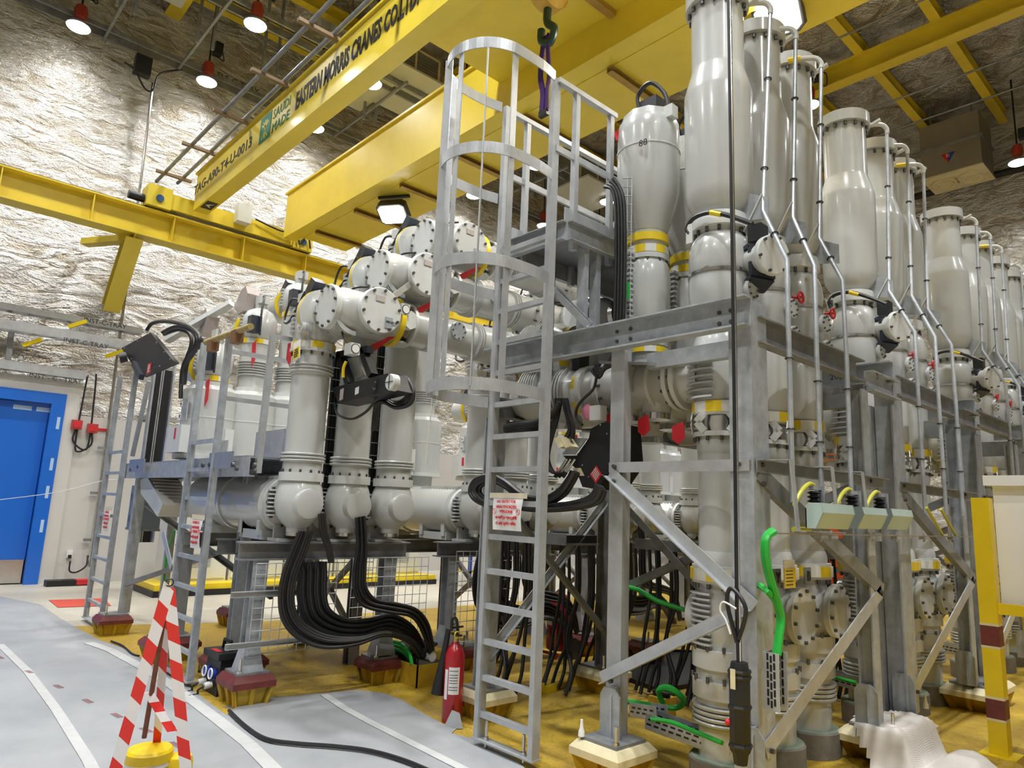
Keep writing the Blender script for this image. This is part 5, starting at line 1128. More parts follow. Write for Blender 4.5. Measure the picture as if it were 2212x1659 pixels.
# wire mesh panels
def mesh_panel(o,u,v,nu,nv,label,r=.004):
    o,u,v=V(o),V(u),V(v); t=thing('mesh_panel',label,'wire mesh',o); q=MB()
    for i in range(nu+1): q.tube([o+u*(i/nu),o+u*(i/nu)+v],r,4,False)
    for j in range(nv+1): q.tube([o+v*(j/nv),o+v*(j/nv)+u],r,4,False)
    obj('wire_grid',q,GALVL,t,kind='stuff'); return t
zB0=at(545,1400,'y',2.56).z
mp=mesh_panel((-5.80,2.50,.40),(0,.75,0),(0,0,.72),9,8,'wire mesh panel beside the post of the big cable sweep')
for z in (.48,.88):
    obj('slotted_rail',MB().ch((-5.79,2.30,z),(-5.79,3.1,z),.03,.045,.004),GALVL,mp)
mesh_panel((-5.80,3.4,.45),(0,.85,0),(0,0,.7),10,8,'wire mesh panel right of the big cable sweep'); mesh_panel((-5.8,4.6,.3),(0,.9,0),(0,0,.9),10,9,'wire mesh panel in the shade of the second bay'); mesh_panel((-6.9,3.4,.75),(0,.9,0),(0,0,.35),10,4,'small wire mesh panel under the breaker tanks')
# ================================================================= floor objects
yb_=thing('cable_box','yellow open floor box with cables entering beside the extinguisher','floor box',at(897,1487,'z',0))
f=at(899,1488,'z',0); w=.62; l=.5
b=MB(); x1,y0=f.x,f.y
b.box2((x1-.62,y0,0),(x1,y0+.012,.2)).box2((x1-.012,y0,0),(x1,y0+.55,.2)).box2((x1-.62,y0+.54,0),(x1,y0+.55,.2)).box2((x1-.62,y0,0),(x1-.608,y0+.55,.2))
obj('box_wall',b,FLOORY2,yb_); obj('cable_fill',MB().box2((x1-.6,y0+.02,.02),(x1-.02,y0+.53,.13)),BLK,yb_)
sl=MB()
for k in range(12): sl.tube([(x1-.55+.04*k,y0+.1,.13),(x1-.55+.04*k,y0+.08,.24),(x1-.56+.04*k,y0+.3,.35)],.014,6)
obj('cable_stub_row',sl,BLK,yb_,kind='stuff')
for k in range(3): cab('earth_cable',cpx([(826,1390+5*k),(845,1386+7*k),(868,1392+8*k),(884,1410+6*k),(890,1435+2*k)],'y',4.0,.03*k),.017,'green earth cable bending into the yellow floor box, %s'%('top','middle','lowest')[k],'green cables at the yellow box',GRN)
obj('paper_roll',MB().lathe(at(890,1408,'z',.24),(1,.1,0),[(0,.05),(.3,.045)],14),PAPER,None,base=at(890,1408,'z',.24),label='rolled white paper drawing lying on the yellow floor box',cat='paper')
# fire extinguisher
e=at(975,1560,'z',0); t=thing('fire_extinguisher','red fire extinguisher with black horn in front of the caged ladder','extinguisher',e); R=.079
obj('cylinder',MB().lathe(e,(0,0,1),[(0,R*.9),(.015,R),(.50,R),(.555,R*.75),(.585,R*.4),(.60,R*.35)],28),REDX,t)
obj('valve',MB().lathe(e+V((0,0,.59)),(0,0,1),[(0,.024),(.05,.02)],12).box(e+V((-.02,-.01,.66)),(.09,.02,.02)),BRASS,t)
obj('handle',MB().bar(e+V((-.03,0,.70)),e+V((.1,-.02,.73)),.02,.015).bar(e+V((-.03,0,.65)),e+V((.09,-.02,.66)),.02,.015),BLKM,t)
d=V((-.42,-.42,0)).normalized()
hb=e+V((-.075,-.06,0)); obj('horn',MB().lathe(hb+V((-.02,-.02,.20)),V((.12,.06,1)),[(0,.052),(.02,.05),(.32,.026),(.50,.02)],16),BLKM,t)
obj('hose',MB().tube([hb+V((.06,.02,.68)),hb+V((.06,.03,.78)),e+V((0,0,.76)),e+V((.02,0,.66))],.012,8),BLK,t)
lb=MB()
for a0,a1,z0,z1,mi in ((-.75,.35,.22,.42,0),(-1.25,-.85,.18,.40,0)):
    for k in range(6):
        q0=a0+(a1-a0)*k/6; q1=a0+(a1-a0)*(k+1)/6; ph=-.44
        P=lambda q,z:e+V((math.cos(q+ph)*(R+.001),math.sin(q+ph)*(R+.001),z)); lb.add([P(q0,z0),P(q1,z0),P(q1,z1),P(q0,z1)],[(0,1,2,3)])
obj('paper_label',lb,PAPER,t,kind='stuff')
lp_=MB()
for z in (.39,.36,.34,.32,.30,.27,.25): 
    for k in range(5):
        P=lambda q,zz:e+V((math.cos(q-.44)*(R+.002),math.sin(q-.44)*(R+.002),zz)); q0=-.65+.17*k; lp_.add([P(q0,z),P(q0+.13,z),P(q0+.13,z+.006),P(q0,z+.006)],[(0,1,2,3)])
obj('print_row',lp_,INK,t,kind='stuff'); obj('yellow_seal',MB().ring(e+V((.05,-.03,.66)),(1,0,0),.025,.005,12,5),YELT,t)
# wheeled extinguisher in the shade
e=at(1205,1418,'z',0); t=thing('wheeled_extinguisher','red wheeled extinguisher standing in the shade behind the caged ladder','extinguisher',e)
obj('cylinder',MB().lathe(e+V((0,0,.08)),(0,0,1),[(0,.13),(.02,.15),(.52,.15),(.6,.1),(.63,.04)],24),REDX,t); fr=MB()
for s in (-1,1): fr.tube([e+V((.12*s,-.17,0)),e+V((.14*s,-.17,.7)),e+V((.14*s,-.1,.78))],.014,6,False)
fr.bar(e+V((-.16,-.17,.45)),e+V((.16,-.17,.45)),.02,.03).bar(e+V((-.16,-.17,.06)),e+V((.16,-.17,.06)),.02,.03); obj('carriage',fr,REDX,t); obj('wheel',MB().cyl(e+V((.2,0,.12)),e+V((.24,0,.12)),.12,n=20),BLK,t); obj('label',MB().box(e+V((.0,-.152,.42)),(.08,.006,.12)),PAPER,t)
text('FIREX',e+V((.09,-.155,.18)),(.0,0,1),(-1,0,0),.05,WHT,t)
# black socket box
s=at(430,1489,'z',0); t=thing('socket_box','black portable socket box with two blue sockets beside the maroon pedestal','socket box',s)
X_,Y_=s.x,s.y
c=V((X_+.17,Y_+.14,0))
def tp(dx,dy,z): return (c.x+dx,c.y+dy,z)
obj('case',MB().add([tp(-.17,-.12,.0),tp(.17,-.12,.0),tp(.17,.12,.0),tp(-.17,.12,.0),tp(-.15,-.10,.30),tp(.15,-.10,.30),tp(.15,.12,.30),tp(-.15,.12,.30)],[(0,1,2,3),(4,5,6,7),(0,1,5,4),(1,2,6,5),(2,3,7,6),(3,0,4,7)]),BLKM,t)
obj('lid',MB().box((c.x,c.y,.32),(.36,.27,.05)),BLKM,t); obj('handle',MB().tube([tp(-.09,0,.34),tp(-.07,0,.42),tp(.07,0,.42),tp(.09,0,.34)],.016,8,False),BLKM,t); obj('red_label',MB().box((c.x,c.y-.09,.347),(.16,.05,.004)),RED,t)
for dx in (-.07,.07):
    so=obj('socket',MB().cyl(tp(dx,-.11,.17),tp(dx,-.15,.175),.042,n=20),mat('socket_blue',(.02,.05,.35),.4),t); obj('socket_rim',MB().ring(tp(dx,-.15,.175),(0,-1,.1),.04,.007,20,6),PAPER,so); obj('plug',MB().cyl(tp(dx,-.13,.09),tp(dx,-.19,.08),.028,n=14),COVER,t)
    obj('lead',MB().tube([tp(dx,-.19,.08),tp(dx-.02,-.23,.05),tp(dx-.05,-.22,.012),tp(dx-.02,-.3,.012)],.009,6),BLK,t)
cab('floor_cable',[at(*p,'z',.02) for p in ((430,1450),(438,1420),(470,1402),(520,1405))],.012,'black cable running behind the black socket box','floor cables')
# tape tripod and yellow bollards
gx_=at(325,1735,'z',0); t=thing('tape_tripod','tripod wrapped in red and white striped tape at the lower left','barrier',gx_)
def onvert(px,py): # point above the tripod's ground line distance
    d=ray(px,py); k=V((gx_.x,gx_.y)).length/V((d.x,d.y)).length; return CAM+d*k
ap=onvert(365,1266); la=onvert(228,1735); ra=onvert(405,1735); la.z=max(la.z,.01); ra.z=max(ra.z,.01)
vw=V((gx_.x,gx_.y,0)).normalized()
STW=mat('tape_white',(.80,.76,.74),.4); STR=mat('tape_red',(.72,.03,.02),.4)
def tape(p0,p1,w,name,n=13,par=None,f=0):
    q=MB(); p0,p1=V(p0),V(p1); d=(p1-p0)/n; r=d.normalized().cross(vw).normalized()
    for i in range(n):
        q.mi=(i+f)%2; a=p0+d*i; b=p0+d*(i+1); sk=d*.22
        q.add([a-r*w-sk,a+r*w+sk,b+r*w+sk,b-r*w-sk]+[x+vw*.012 for x in (a-r*w-sk,a+r*w+sk,b+r*w+sk,b-r*w-sk)],[(0,1,2,3),(4,5,6,7),(0,1,5,4),(1,2,6,5),(2,3,7,6),(3,0,4,7)])
    return obj(name,q,[STW,STR],par,False)
tape(ap,la+vw*.0,.032,'tape_leg',11,t); tape(ap+V((0,0,0)),ra,.03,'tape_leg',11,t,1)
back=gx_+vw*.55+V((0,0,0)); tape(ap,back,.022,'tape_leg',9,t)
k1=onvert(318,1508)+vw*.12; k2=onvert(372,1580); tape(k1,k2,.022,'tape_tie',4,t)
obj('rusty_rod',MB().tube([ap+vw*.05+V((0,0,-.04)),onvert(308,1612)+vw*.15],.014,8,False),mat('rusty_rod',(.20,.08,.04),.7,.3,.3,30),t)
obj('top_hook',MB().ring(ap+V((0,0,.02)),vw,.02,.004,14,5),BLKM,t)
bo=at(323,1625,'z',.14); m=BO=mat('bollard_yellow',(.72,.50,.01),.4,0,.12,9)
t=thing('bollard','short yellow capped pipe bollard in front of the tripod','bollard',(bo.x,bo.y,0)); obj('post',MB().lathe((bo.x,bo.y,0),(0,0,1),[(0,.125),(.10,.125),(.10,.132),(.15,.132),(.165,.12),(.172,.06)],28),m,t); obj('tape_wrap',MB().lathe((bo.x,bo.y,.075),(0,0,1),[(0,.128),(.025,.128)],28),STW,t)
b2_=at(385,1655,'z',.05); obj('bollard',MB().lathe((b2_.x,b2_.y,0),(0,0,1),[(0,.08),(.08,.08),(.11,.07),(.12,.03)],20),m,None,base=(b2_.x,b2_.y,0),label='low yellow pipe stub right of the capped bollard',cat='bollard')
# mats
def weave(name,c,c2):
    m=mat(name,c,.5,0,.12,1.4,.12,60,col2=c2); nt=m.node_tree; b=nt.nodes['Principled BSDF']
    g=nt.nodes.new('ShaderNodeNewGeometry'); ck=nt.nodes.new('ShaderNodeTexWave'); ck.inputs['Scale'].default_value=70; ck.inputs['Distortion'].default_value=1.5; nt.links.new(g.outputs['Position'],ck.inputs['Vector'])
    bp=nt.nodes.new('ShaderNodeBump'); bp.inputs['Strength'].default_value=.2; bp.inputs['Distance'].default_value=.006; nt.links.new(ck.outputs['Fac'],bp.inputs['Height']); nt.links.new(bp.outputs['Normal'],b.inputs['Normal']); return m
MATM=weave('grey_woven_sheet',(.27,.28,.29),(.36,.37,.38)); STRIP=mat('white_hem',(.50,.50,.49),.5,0,.08,8)
def sheet(L,z,th=.006): 
    P=[at(px,py,'z',z) for px,py in L]; return MB().prism(P,(0,0,-th))
t=thing('floor_sheet','grey woven protective sheet covering the walkway at the lower left','floor sheet',at(200,1500,'z',0))
E1=[(88,1306),(130,1335),(170,1358),(215,1382),(262,1398),(340,1440),(390,1470),(430,1500),(490,1545),(560,1600),(640,1680),(720,1780)]
obj('sheet',sheet(E1+[(400,2300),(-900,2300),(-2600,1700),(-1500,1290),(-300,1288),(0,1288)],.012),MATM,t)
def strip(L,w,z): 
    q=MB()
    P=[at(px,py,'z',z) for px,py in L]
    for i in range(len(P)-1): q.bar(P[i],P[i+1],w,.004)
    return q
obj('hem',strip([(p[0]-24,p[1]+6) for p in E1[3:]],.1,.016),STRIP,t); obj('seam_strip',strip([(0,1392),(60,1450),(120,1530),(190,1640),(240,1740)],.07,.016),STRIP,t)
for k in range(7):
    a=at(-10+62*k,1418+31*k,'z',.018); b=at(50+62*k,1448+31*k,'z',.018); text('/////////',a,(b-a),V((b-a)).cross(V((0,0,-1))),.04,mat('faded_red_print',(.42,.25,.26),.6),t)
t=thing('floor_sheet','second grey woven sheet lying before the extinguisher and caged ladder','floor sheet',at(800,1600,'z',0))
E2=[(488,1545),(515,1522),(560,1512),(640,1503),(660,1500),(700,1497),(770,1490),(830,1497),(870,1512),(905,1535),(935,1552),(962,1566),(986,1574),(975,1584),(1010,1592),(1060,1602),(1095,1628),(1130,1655),(1190,1730),(900,2100),(730,1790),(645,1690),(565,1608)]
obj('sheet',sheet(E2,.010),MATM,t); obj('seam_strip',strip([(700,1500),(745,1530),(800,1560),(880,1600),(960,1640),(1040,1680)],.07,.014),STRIP,t)
fl_=at(975,1568,'z',.02); obj('curled_corner',MB().add([fl_+V((-.05,-.03,-.01)),fl_+V((.04,.0,-.01)),fl_+V((.03,.05,.09)),fl_+V((-.04,.03,.10)),fl_+V((.08,.05,-.01))],[(0,1,2,3),(1,4,2)]),MATM,t)
cab('floor_cable',[at(*p,'z',.03) for p in ((495,1535),(530,1568),(575,1596),(640,1606),(720,1612),(800,1622),(880,1645),(960,1680))],.014,'long black cable lying across the second floor sheet','floor cables',sub=8)
cab('floor_cable',[at(*p,'z',.02) for p in ((240,1385),(265,1395),(285,1412),(300,1417))],.01,'thin black cable at the edge of the yellow floor by the maroon pedestal','floor cables')
obj('dark_strip',sheet([(480,1527),(600,1505),(645,1502),(640,1508),(500,1532)],.006,.004),GALVD,None,base=at(560,1515,'z',0),label='dark rubber strip along the back edge of the second sheet',cat='strip')
# yellow angle bracket on the floor, black tray
t=thing('floor_bracket','yellow painted steel bracket bolted to the floor right of the caged ladder','bracket',at(1200,1490,'z',0))
a,b=at(1172,1500,'z',0),at(1240,1478,'z',0); obj('angle_bar',MB().bar(a+V((0,0,.03)),b+V((0,0,.03)),.05,.06),YELB,t); obj('end_plate',MB().bar(a+V((-.12,-.02,.05)),a+V((.02,.0,.05)),.012,.1),YELB,t); obj('stop_block',MB().box(b+V((0,0,.07)),(.05,.05,.12)),YELB,t)
t=thing('drip_tray','flat black plastic tray on the yellow floor behind the front frame','tray',at(1425,1490,'z',0)); P=[at(px,py,'z',.02) for px,py in ((1340,1462),(1424,1492),(1530,1476),(1530,1410),(1350,1404))]
obj('tray_floor',MB().prism(P,(0,0,-.015)),BLK,t); rm=MB()
for i in range(5): rm.bar(P[i],P[(i+1)%5],.02,.05)
obj('tray_rim',rm,BLK,t)
# ================================================================= right foreground and remaining pieces
# black drive box behind the caged ladder
yb=3.95
t=thing('drive_box','large black drive box with red diamond label right of the caged ladder','drive box',at(1270,1050,'y',yb))
q=[at(*p,'y',yb) for p in ((1216,984),(1246,984),(1272,946),(1276,926),(1300,913),(1322,912),(1328,1000),(1290,1057),(1258,1052),(1243,1012))]
obj('case',MB().prism(q,(0,.34,0)),BLKM,t)
c=at(1287,1030,'y',yb-.004); r_=V((.62,0,.78)).normalized(); u_=V((-.78,0,.62)).normalized()
lb=[at(*p,'y',yb-.004) for p in ((1288,1006),(1300,1025),(1287,1045),(1274,1025))]; obj('red_label',MB().prism(lb,(0,.003,0)),RED,t)
q2=MB()
for k in range(5):
    f=(k+.8)/6.2; a=lb[0].lerp(lb[1],f); b=lb[3].lerp(lb[2],f); q2.bar(a.lerp(b,.12)+V((0,-.002,0)),a.lerp(b,.85)+V((0,-.002,0)),.002,.006,(0,0,1))
obj('print_row',q2,WHT,t,kind='stuff')
obj('rating_plate',MB().prism([at(*p,'y',yb-.004) for p in ((1237,1011),(1254,1011),(1262,1028),(1245,1027))],(0,.003,0)),CREAM,t)
pl=[at(*p,'y',yb-.02) for p in ((1216,982),(1243,982),(1270,947),(1242,946))]; obj('connector_plate',MB().prism(pl,(0,-.01,0)),GALV,t)
for dx in (0,14): obj('connector',MB().prism([at(*p,'y',yb-.05) for p in ((1213+dx,950),(1222+dx,946),(1236+dx,966),(1225+dx,970))],(0,-.09,0)),CREAM,t); 
for dx in (0,8,17):
    a,b=at(1225+dx,992,'y',yb-.02),at(1206+dx,1020,'y',yb-.06); obj('gland',MB().cyl(a,b,.012,n=10),STEEL,t); obj('gland_boot',MB().cyl(b,b+(b-a)*.4,.015,n=10),BLK,t)
boltset([at(*p,'y',yb) for p in ((1266,960),(1249,981),(1259,1005),(1272,1030),(1298,918),(1312,937),(1303,1026),(1287,1048))],(0,-1,0),t,.007,.006,STEEL,'screw_set')
S0=[(1292,1048),(1272,1076),(1220,1090),(1140,1093),(1060,1092),(1025,1078),(1016,1058),(1028,1036),(1060,1028),(1090,1040),(1130,1070),(1170,1078),(1205,1062),(1228,1034),(1236,1018)]
S1=[(1300,1058),(1285,1084),(1225,1098),(1140,1100),(1058,1086),(1034,1070),(1030,1056),(1038,1045),(1062,1040),(1095,1056),(1130,1084),(1172,1088),(1212,1068),(1232,1040),(1242,1020)]
for k in range(6): cab('looped_cable',[p+V((0,.03*(k%2),0)) for p in cpx(lerpL(S0,S1,k/5),'y',3.62)],.02,'thick black cable of the loop hanging between ladder post and drive box','loop of black cables behind the caged ladder')
for k in range(4): cab('control_cable',cpx([(1213-4*k,860),(1206-3*k,900),(1192-3*k,950),(1185-2*k,990),(1195-2*k,1018),(1208+3*k,1022)],'y',3.85),.012,'slim black cable curving down to the drive box glands','slim cables of the large drive box')
for k in range(2): cab('control_cable',cpx([(1218+5*k,862),(1224+5*k,890),(1232+6*k,925),(1222+14*k,948)],'y',3.85),.02,'black cable dropping into the drive box connectors, %s'%('left','right')[k],'connector cables of the large drive box')
for k in range(3): cab('control_cable',cpx([(1090,922+4*k),(1120,915+4*k),(1160,910+3*k),(1195,890+3*k),(1208,868)],'y',3.75,.03*k),.02,'black cable crossing behind the upper ladder rungs','cables behind the ladder rungs')
cab('control_cable',cpx([(1289,812),(1282,840),(1260,862),(1247,880),(1245,900),(1258,918)],'y',3.9),.011,'black cable looping from the duct to the large drive box','slim loop cables')
t=thing('drive_box','small black drive box behind the upper rungs of the caged ladder','drive box',at(1120,930,'y',4.3)); obj('case',MB().prism([at(*p,'y',4.3) for p in ((1082,905),(1140,893),(1152,915),(1150,932),(1085,935))],(0,.25,0)),BLKM,t); obj('label',MB().obox(at(1105,908,'y',4.295),(.02,0,0),(0,.002,0),(0,0,.01)),PAPER,t)
# red tags under the horizontal duct
for k,p in enumerate(((1318,912),(1390,920),(1465,936))):
    c=at(*p,'y',4.0); obj('red_tag',MB().prism([c+V(v) for v in ((-.05,0,.05),(.04,0,.08),(.055,0,-.03),(-.0,0,-.075),(-.05,0,-.04))],(0,.004,0)),RED,None,base=c,label='red plastic tag hanging under the horizontal duct, %s'%('left one half behind the post','middle one','right one near the yellow band')[k],cat='tag',group='red tags under the duct')
g=at(1292,893,'y',3.92); t=thing('pressure_gauge','grey gauge wrapped in pink film under the horizontal duct','gauge',g); obj('gauge_case',MB().box(g,(.1,.08,.11)),COVER,t); obj('film',MB().sph(g+V((-.1,.0,.02)),.055,10,(1,.6,1.2)),mat('pink_film',(.6,.2,.3),.4),t)
# vertical cable bundle by the vessel marked 88
for k in range(7):
    o=3.2*k
    cab('riser_cable',cpx([(1306+o,404-o),(1322+o,410),(1330+o,450),(1331+o,560),(1328+o,690),(1324+o,760),(1308+o*.6,790),(1294,815-o),(1278+o,800-o)],'y',3.92,.012*(k%2)),.014,'black cable in the vertical bundle left of the vessel marked 88','vertical cable bundle by the vessel marked 88')
t=thing('wire_basket','narrow wire basket with green strip beside the vertical cable bundle','wire basket',at(1356,700,'y',3.95)); q=MB()
for dx in (0,9): q.tube(cpx([(1356+dx,380),(1352+dx,690)],'y',3.96),.004,4,False)
for k in range(16): q.tube(cpx([(1346,385+19*k),(1366,385+19*k)],'y',3.96),.004,4,False)
obj('wire_grid',q,GALVL,t,kind='stuff'); obj('green_strip',MB().box(at(1357,628,'y',3.94),(.02,.01,.13)),GRN,t)
# pendant controller
pt=at(1597,1430,'y',3.58)
t=thing('crane_pendant','long black crane pendant control hanging before the corner post','pendant',(pt.x,pt.y,.36))
z0=at(1597,1650,'y',3.58).z; z1=pt.z; r=.056
obj('case',MB().lathe((pt.x,pt.y,0),(0,0,1),[(z0,.035),(z0+.05,.042),(z0+.07,r),(z1-.08,r),(z1-.03,.05),(z1,.045)],8),BLKM,t)
for z in (z0+.08,z0+.27,z0+.42,z1-.06): obj('rubber_ring',MB().lathe((pt.x,pt.y,z),(0,0,1),[(0,r+.003),(.012,r+.009),(.024,r+.003)],8),BLK,t)
obj('cream_label',MB().obox(at(1583,1467,'y',3.51),(.014,0,0),(0,.002,0),(0,0,.05)),CREAM,t); obj('red_button',MB().sph((pt.x-.05,pt.y-.035,z0+.2),.018,12),RED,t)
obj('pendant_cable',MB().tube([(pt.x,pt.y,z1),(pt.x-.004,pt.y,z1+.25),(pt.x,pt.y,3.0),(pt.x,pt.y,7.6)],.015,8,False),BLK,t)
obj('wire_rope',MB().tube([(pt.x+.012,pt.y-.01,z1),(pt.x+.02,pt.y-.02,3.0),(pt.x+.02,pt.y-.02,7.6)],.004,5,False),STEEL,t)
obj('strain_loop',MB().tube([(pt.x,pt.y-.02,z1+.1),(pt.x-.05,pt.y-.03,z1+.3),(pt.x-.02,pt.y-.03,z1+.38),(pt.x+.06,pt.y-.03,z1+.28),(pt.x+.01,pt.y-.02,z1+.12)],.012,7),BLK,t)
obj('white_string',MB().tube([at(*p,'y',3.5) for p in ((1590,1315),(1562,1300),(1556,1318),(1568,1340),(1578,1370))],.005,5),PAPER,t)
# mint terminal boxes with insulators on the earthing bar
XM=-1.86
LN=['largest mint steel box, left of the row of three','middle mint steel box of the row of three','right mint steel box of the row of three']
for k,(pa,pb,pc,pd) in enumerate((((1768,1092),(1850,1093),(1765,1142),(1838,1144)),((1858,1095),(1916,1100),(1853,1141),(1913,1144)),((1920,1101),(1972,1103),(1917,1143),(1967,1145)))):
    a,b,c,d=[at(*p,'x',XM+.1) for p in (pa,pb,pc,pd)]; zt0=max(a.z,b.z); zb0=min(c.z,d.z); y0,y1=(a.y+c.y)/2,(b.y+d.y)/2
    t=thing('terminal_box',LN[k],'terminal box',(XM,(y0+y1)/2,zb0),'mint terminal boxes')
    y1-=.05; prof=[V((XM+.12,y0,zt0)),V((XM+.13,y0,zb0+.09)),V((XM+.085,y0,zb0)),V((XM+.03,y0,zb0)),V((XM+.03,y0,zt0-.02)),V((XM+.05,y0,zt0))]
    obj('shield',MB().add([prof[0],prof[1],prof[2],prof[0]+V((0,y1-y0,0)),prof[1]+V((0,y1-y0,0)),prof[2]+V((0,y1-y0,0)),],[(0,1,4,3),(1,2,5,4)]),MINT,t,False)
    obj('end_panel',MB().prism(prof,(0,.006,0)),MINT if k==0 else mat('mint_shaded',(.16,.20,.20),.5),t)  # shade between the boxes is put into a darker copy of the mint
    obj('side_panel',MB().prism([p+V((0,y1-y0-.01,0)) for p in prof],(0,.006,0)),mat('mint_shaded',(.16,.20,.20),.5),t); obj('back_plate',MB().box2((XM+.03,y0,zb0),(XM+.036,y1,zt0-.03)),mat('mint_shaded',(0,0,0)),t)
    ic=V((XM-.03,(y0+y1)/2+.03,zt0-.02)); obj('insulator',MB().lathe(ic,(0,0,1),[v for j in range(4) for v in ((.025*j,.022),(.025*j+.01,.042),(.025*j+.02,.022))],16),BLK,t)
    obj('clamp_head',MB().box(ic+V((0,.02,.115)),(.05,.1,.025)).box(ic+V((.02,.06,.07)),(.03,.02,.12)),GALV,t)
    obj('earth_lead',MB().tube([ic+V((0,0,.13)),ic+V((0,-.06,.135)),ic+V((0,-.16,.09)),ic+V((-.01,-.24,.0))],.013,8),YG,t)
    st=MB(); yy=y0+.0; s0=V((XR_+.03,y0-.06,2.0)); st.bar(s0,V((XM-.02,y0-.05,2.0)),.045,.006,(0,0,1)).bar(V((XM-.02,y0-.05,2.0)),V((XM,y0-.03,zb0-.02)),.045,.006,(1,0,0)).bar(V((XM,y0-.03,zb0-.02)),V((XM+.05,y1,zb0-.02)),.045,.006) if k==0 else st.bar(s0,V((XM-.03,y0-.05,2.0)),.04,.006).bar(V((XM-.03,y0-.05,2.0)),V((XM-.02,y0-.04,zt0)),.04,.006,(1,0,0))
    obj('hanger_strap',st,GALVL,t)
eb=thing('earth_bar','thin copper coloured earthing bar below the mint boxes','earth bar',at(1660,1152,'x',-1.93)); za=at(1800,1153,'x',-1.92).z
obj('bar',MB().box2((-1.94,3.8,za-.008),(-1.90,9.0,za)),mat('dull_copper',(.38,.31,.24),.4,.6),eb); jn=MB()
for y in (4.35,4.5,5.1,5.6,6.2,6.9): jn.box((-1.92,y,za-.02),(.05,.09,.02)).cyl((-1.92,y,za-.05),(-1.92,y,za+.02),.008,n=6)
obj('bar_clamp',jn,GALV,eb,kind='stuff'); obj('bracket',MB().box2((-2.05,3.86,za-.05),(-1.99,3.88,za+.01)).box2((-2.05,5.5,za-.05),(-1.99,5.52,za+.01)),GALV,eb,kind='stuff')
obj('yellow_sleeve',MB().tube([(-1.92,4.0,za+.02),(-1.92,4.2,za+.02)],.016,8,False),YG,eb)
for y in (6.65,7.0): obj('earth_lead',MB().tube([(-1.92,y-.35,za+.22),(-1.92,y-.15,za+.1),(-1.92,y,za+.01)],.012,7),YG,eb)
# green cables down to the slotted tray beside the corner post
for k in range(2): cab('earth_cable',cpx([(1668+4*k,1146+3*k),(1652+3*k,1165),(1652+4*k,1210),(1664+4*k,1260),(1676+4*k,1300),(1684+4*k,1335),(1680+4*k,1375),(1675+5*k,1415)],'x',-1.93,.012*k),.02,'thick green earth cable beside the corner post, %s'%('left','right')[k],'green cables at the corner post',GRN)
cab('earth_cable',[at(1625,1252,'x',-2.22)]+cpx([(1655,1275),(1672,1295),(1686,1320),(1688,1350),(1684,1380)],'x',-1.95),.018,'green cable joining the pair beside the corner post from the left','green cables at the corner post',GRN)
def slotted(a,b,w,h,label,t_=.006,rows=2,n=14,up=(0,0,1)):
    a,b=V(a),V(b); t=thing('slotted_tray',label,'cable tray',a); d=(b-a); u=V(up); r=d.normalized().cross(u).normalized()
    obj('side_wall',MB().bar(a-r*w/2,b-r*w/2,t_,h,up),GALVL,t); obj('side_wall',MB().bar(a+r*w/2,b+r*w/2,t_,h,up),GALVL,t); obj('tray_floor',MB().bar(a-u*h/2,b-u*h/2,w,t_,up),GALVL,t)
    s=MB()
    for sgn in (-1,1):
        for k in range(n):
            for j in range(rows):
                p=a+d*((k+.5+(.25*(j%2)))/(n+.5))+r*(sgn*w/2)+u*(h*(.62*((j+.5)/rows)-.31)); s.obox(p,d.normalized()*.018,r*(t_*.62),u*.006)
    obj('slot_row',s,BLK,t,kind='stuff'); return t
a=at(1674,1408,'x',-1.93); slotted(a,V((a.x,a.y,at(1672,1535,'x',-1.93).z)),.09,.09,'vertical slotted steel tray under the green cables at the corner post',up=(1,0,0),rows=3,n=6)
a=at(1405,1553,'z',.30); b=at(1600,1622,'z',.26); slotted(a,b,.12,.1,'slotted cable tray in the front centre running behind the corner post',n=11)
a=at(1372,1530,'z',.30); b=at(1430,1540,'z',.34); slotted(a,b,.1,.09,'short slotted tray piece beside the green cable ring',n=4)
a=at(1765,1452,'z',.34); b=at(1895,1485,'z',.34); slotted(a,b,.12,.1,'slotted cable tray of the second row under the white brace',n=10)
a=at(2030,1395,'z',.34); b=at(2110,1412,'z',.34); slotted(a,b,.12,.1,'slotted cable tray of the third row left of the striped post',n=8)
c=at(1440,1525,'z',.36); 
for k in range(2): obj('earth_cable',MB().tube([c+V((-.45+.03*k,-.12,-.07)),c+V((-.3,-.1,-.02)),c+V((-.12,-.02,-.02)),c+V((.02,.09,-.02)),c+V((.10,.05,.06)),c+V((.04,-.02,.12+.01*k)),c+V((-.06,-.01,.09)),c+V((-.06,.04,.0))],.02,8),GRN,None,base=c,label='green cable ring in the slotted tray before the black floor tray, %s'%('outer','inner')[k],cat='cable',group='green ring cables')
cab('earth_cable',[at(*p,'z',.36) for p in ((1405,1553),(1450,1560),(1500,1580),(1560,1605))],.014,'green cable lying inside the front slotted tray','green ring cables',GRN)
cab('earth_cable',[at(*p,'y',5.46) for p in ((1352,1268),(1380,1275),(1420,1298),(1480,1318))],.022,'green cable lying on the dark brace behind the front frame','green ring cables',GRN)
cab('earth_cable',[at(*p,'z',.4) for p in ((1762,1445),(1775,1450),(1800,1462),(1850,1475))],.014,'green cable in the slotted tray of the second row','green ring cables',GRN)
for k,(px,py,z) in enumerate(((1430,1560,0),(1790,1490,0))):
    p=at(px,py,'z',z); t=thing('tray_support','small yellow floor block carrying the slotted tray, %s'%('in the front centre' if k==0 else 'in the second row'),'support',p); obj('block',MB().box(p+V((0,0,.1)),(.16,.16,.2)),FLOORY2,t); obj('clamp',MB().ch(p+V((-.08,0,.22)),p+V((.08,0,.22)),.04,.04,.006),BLKM,t)
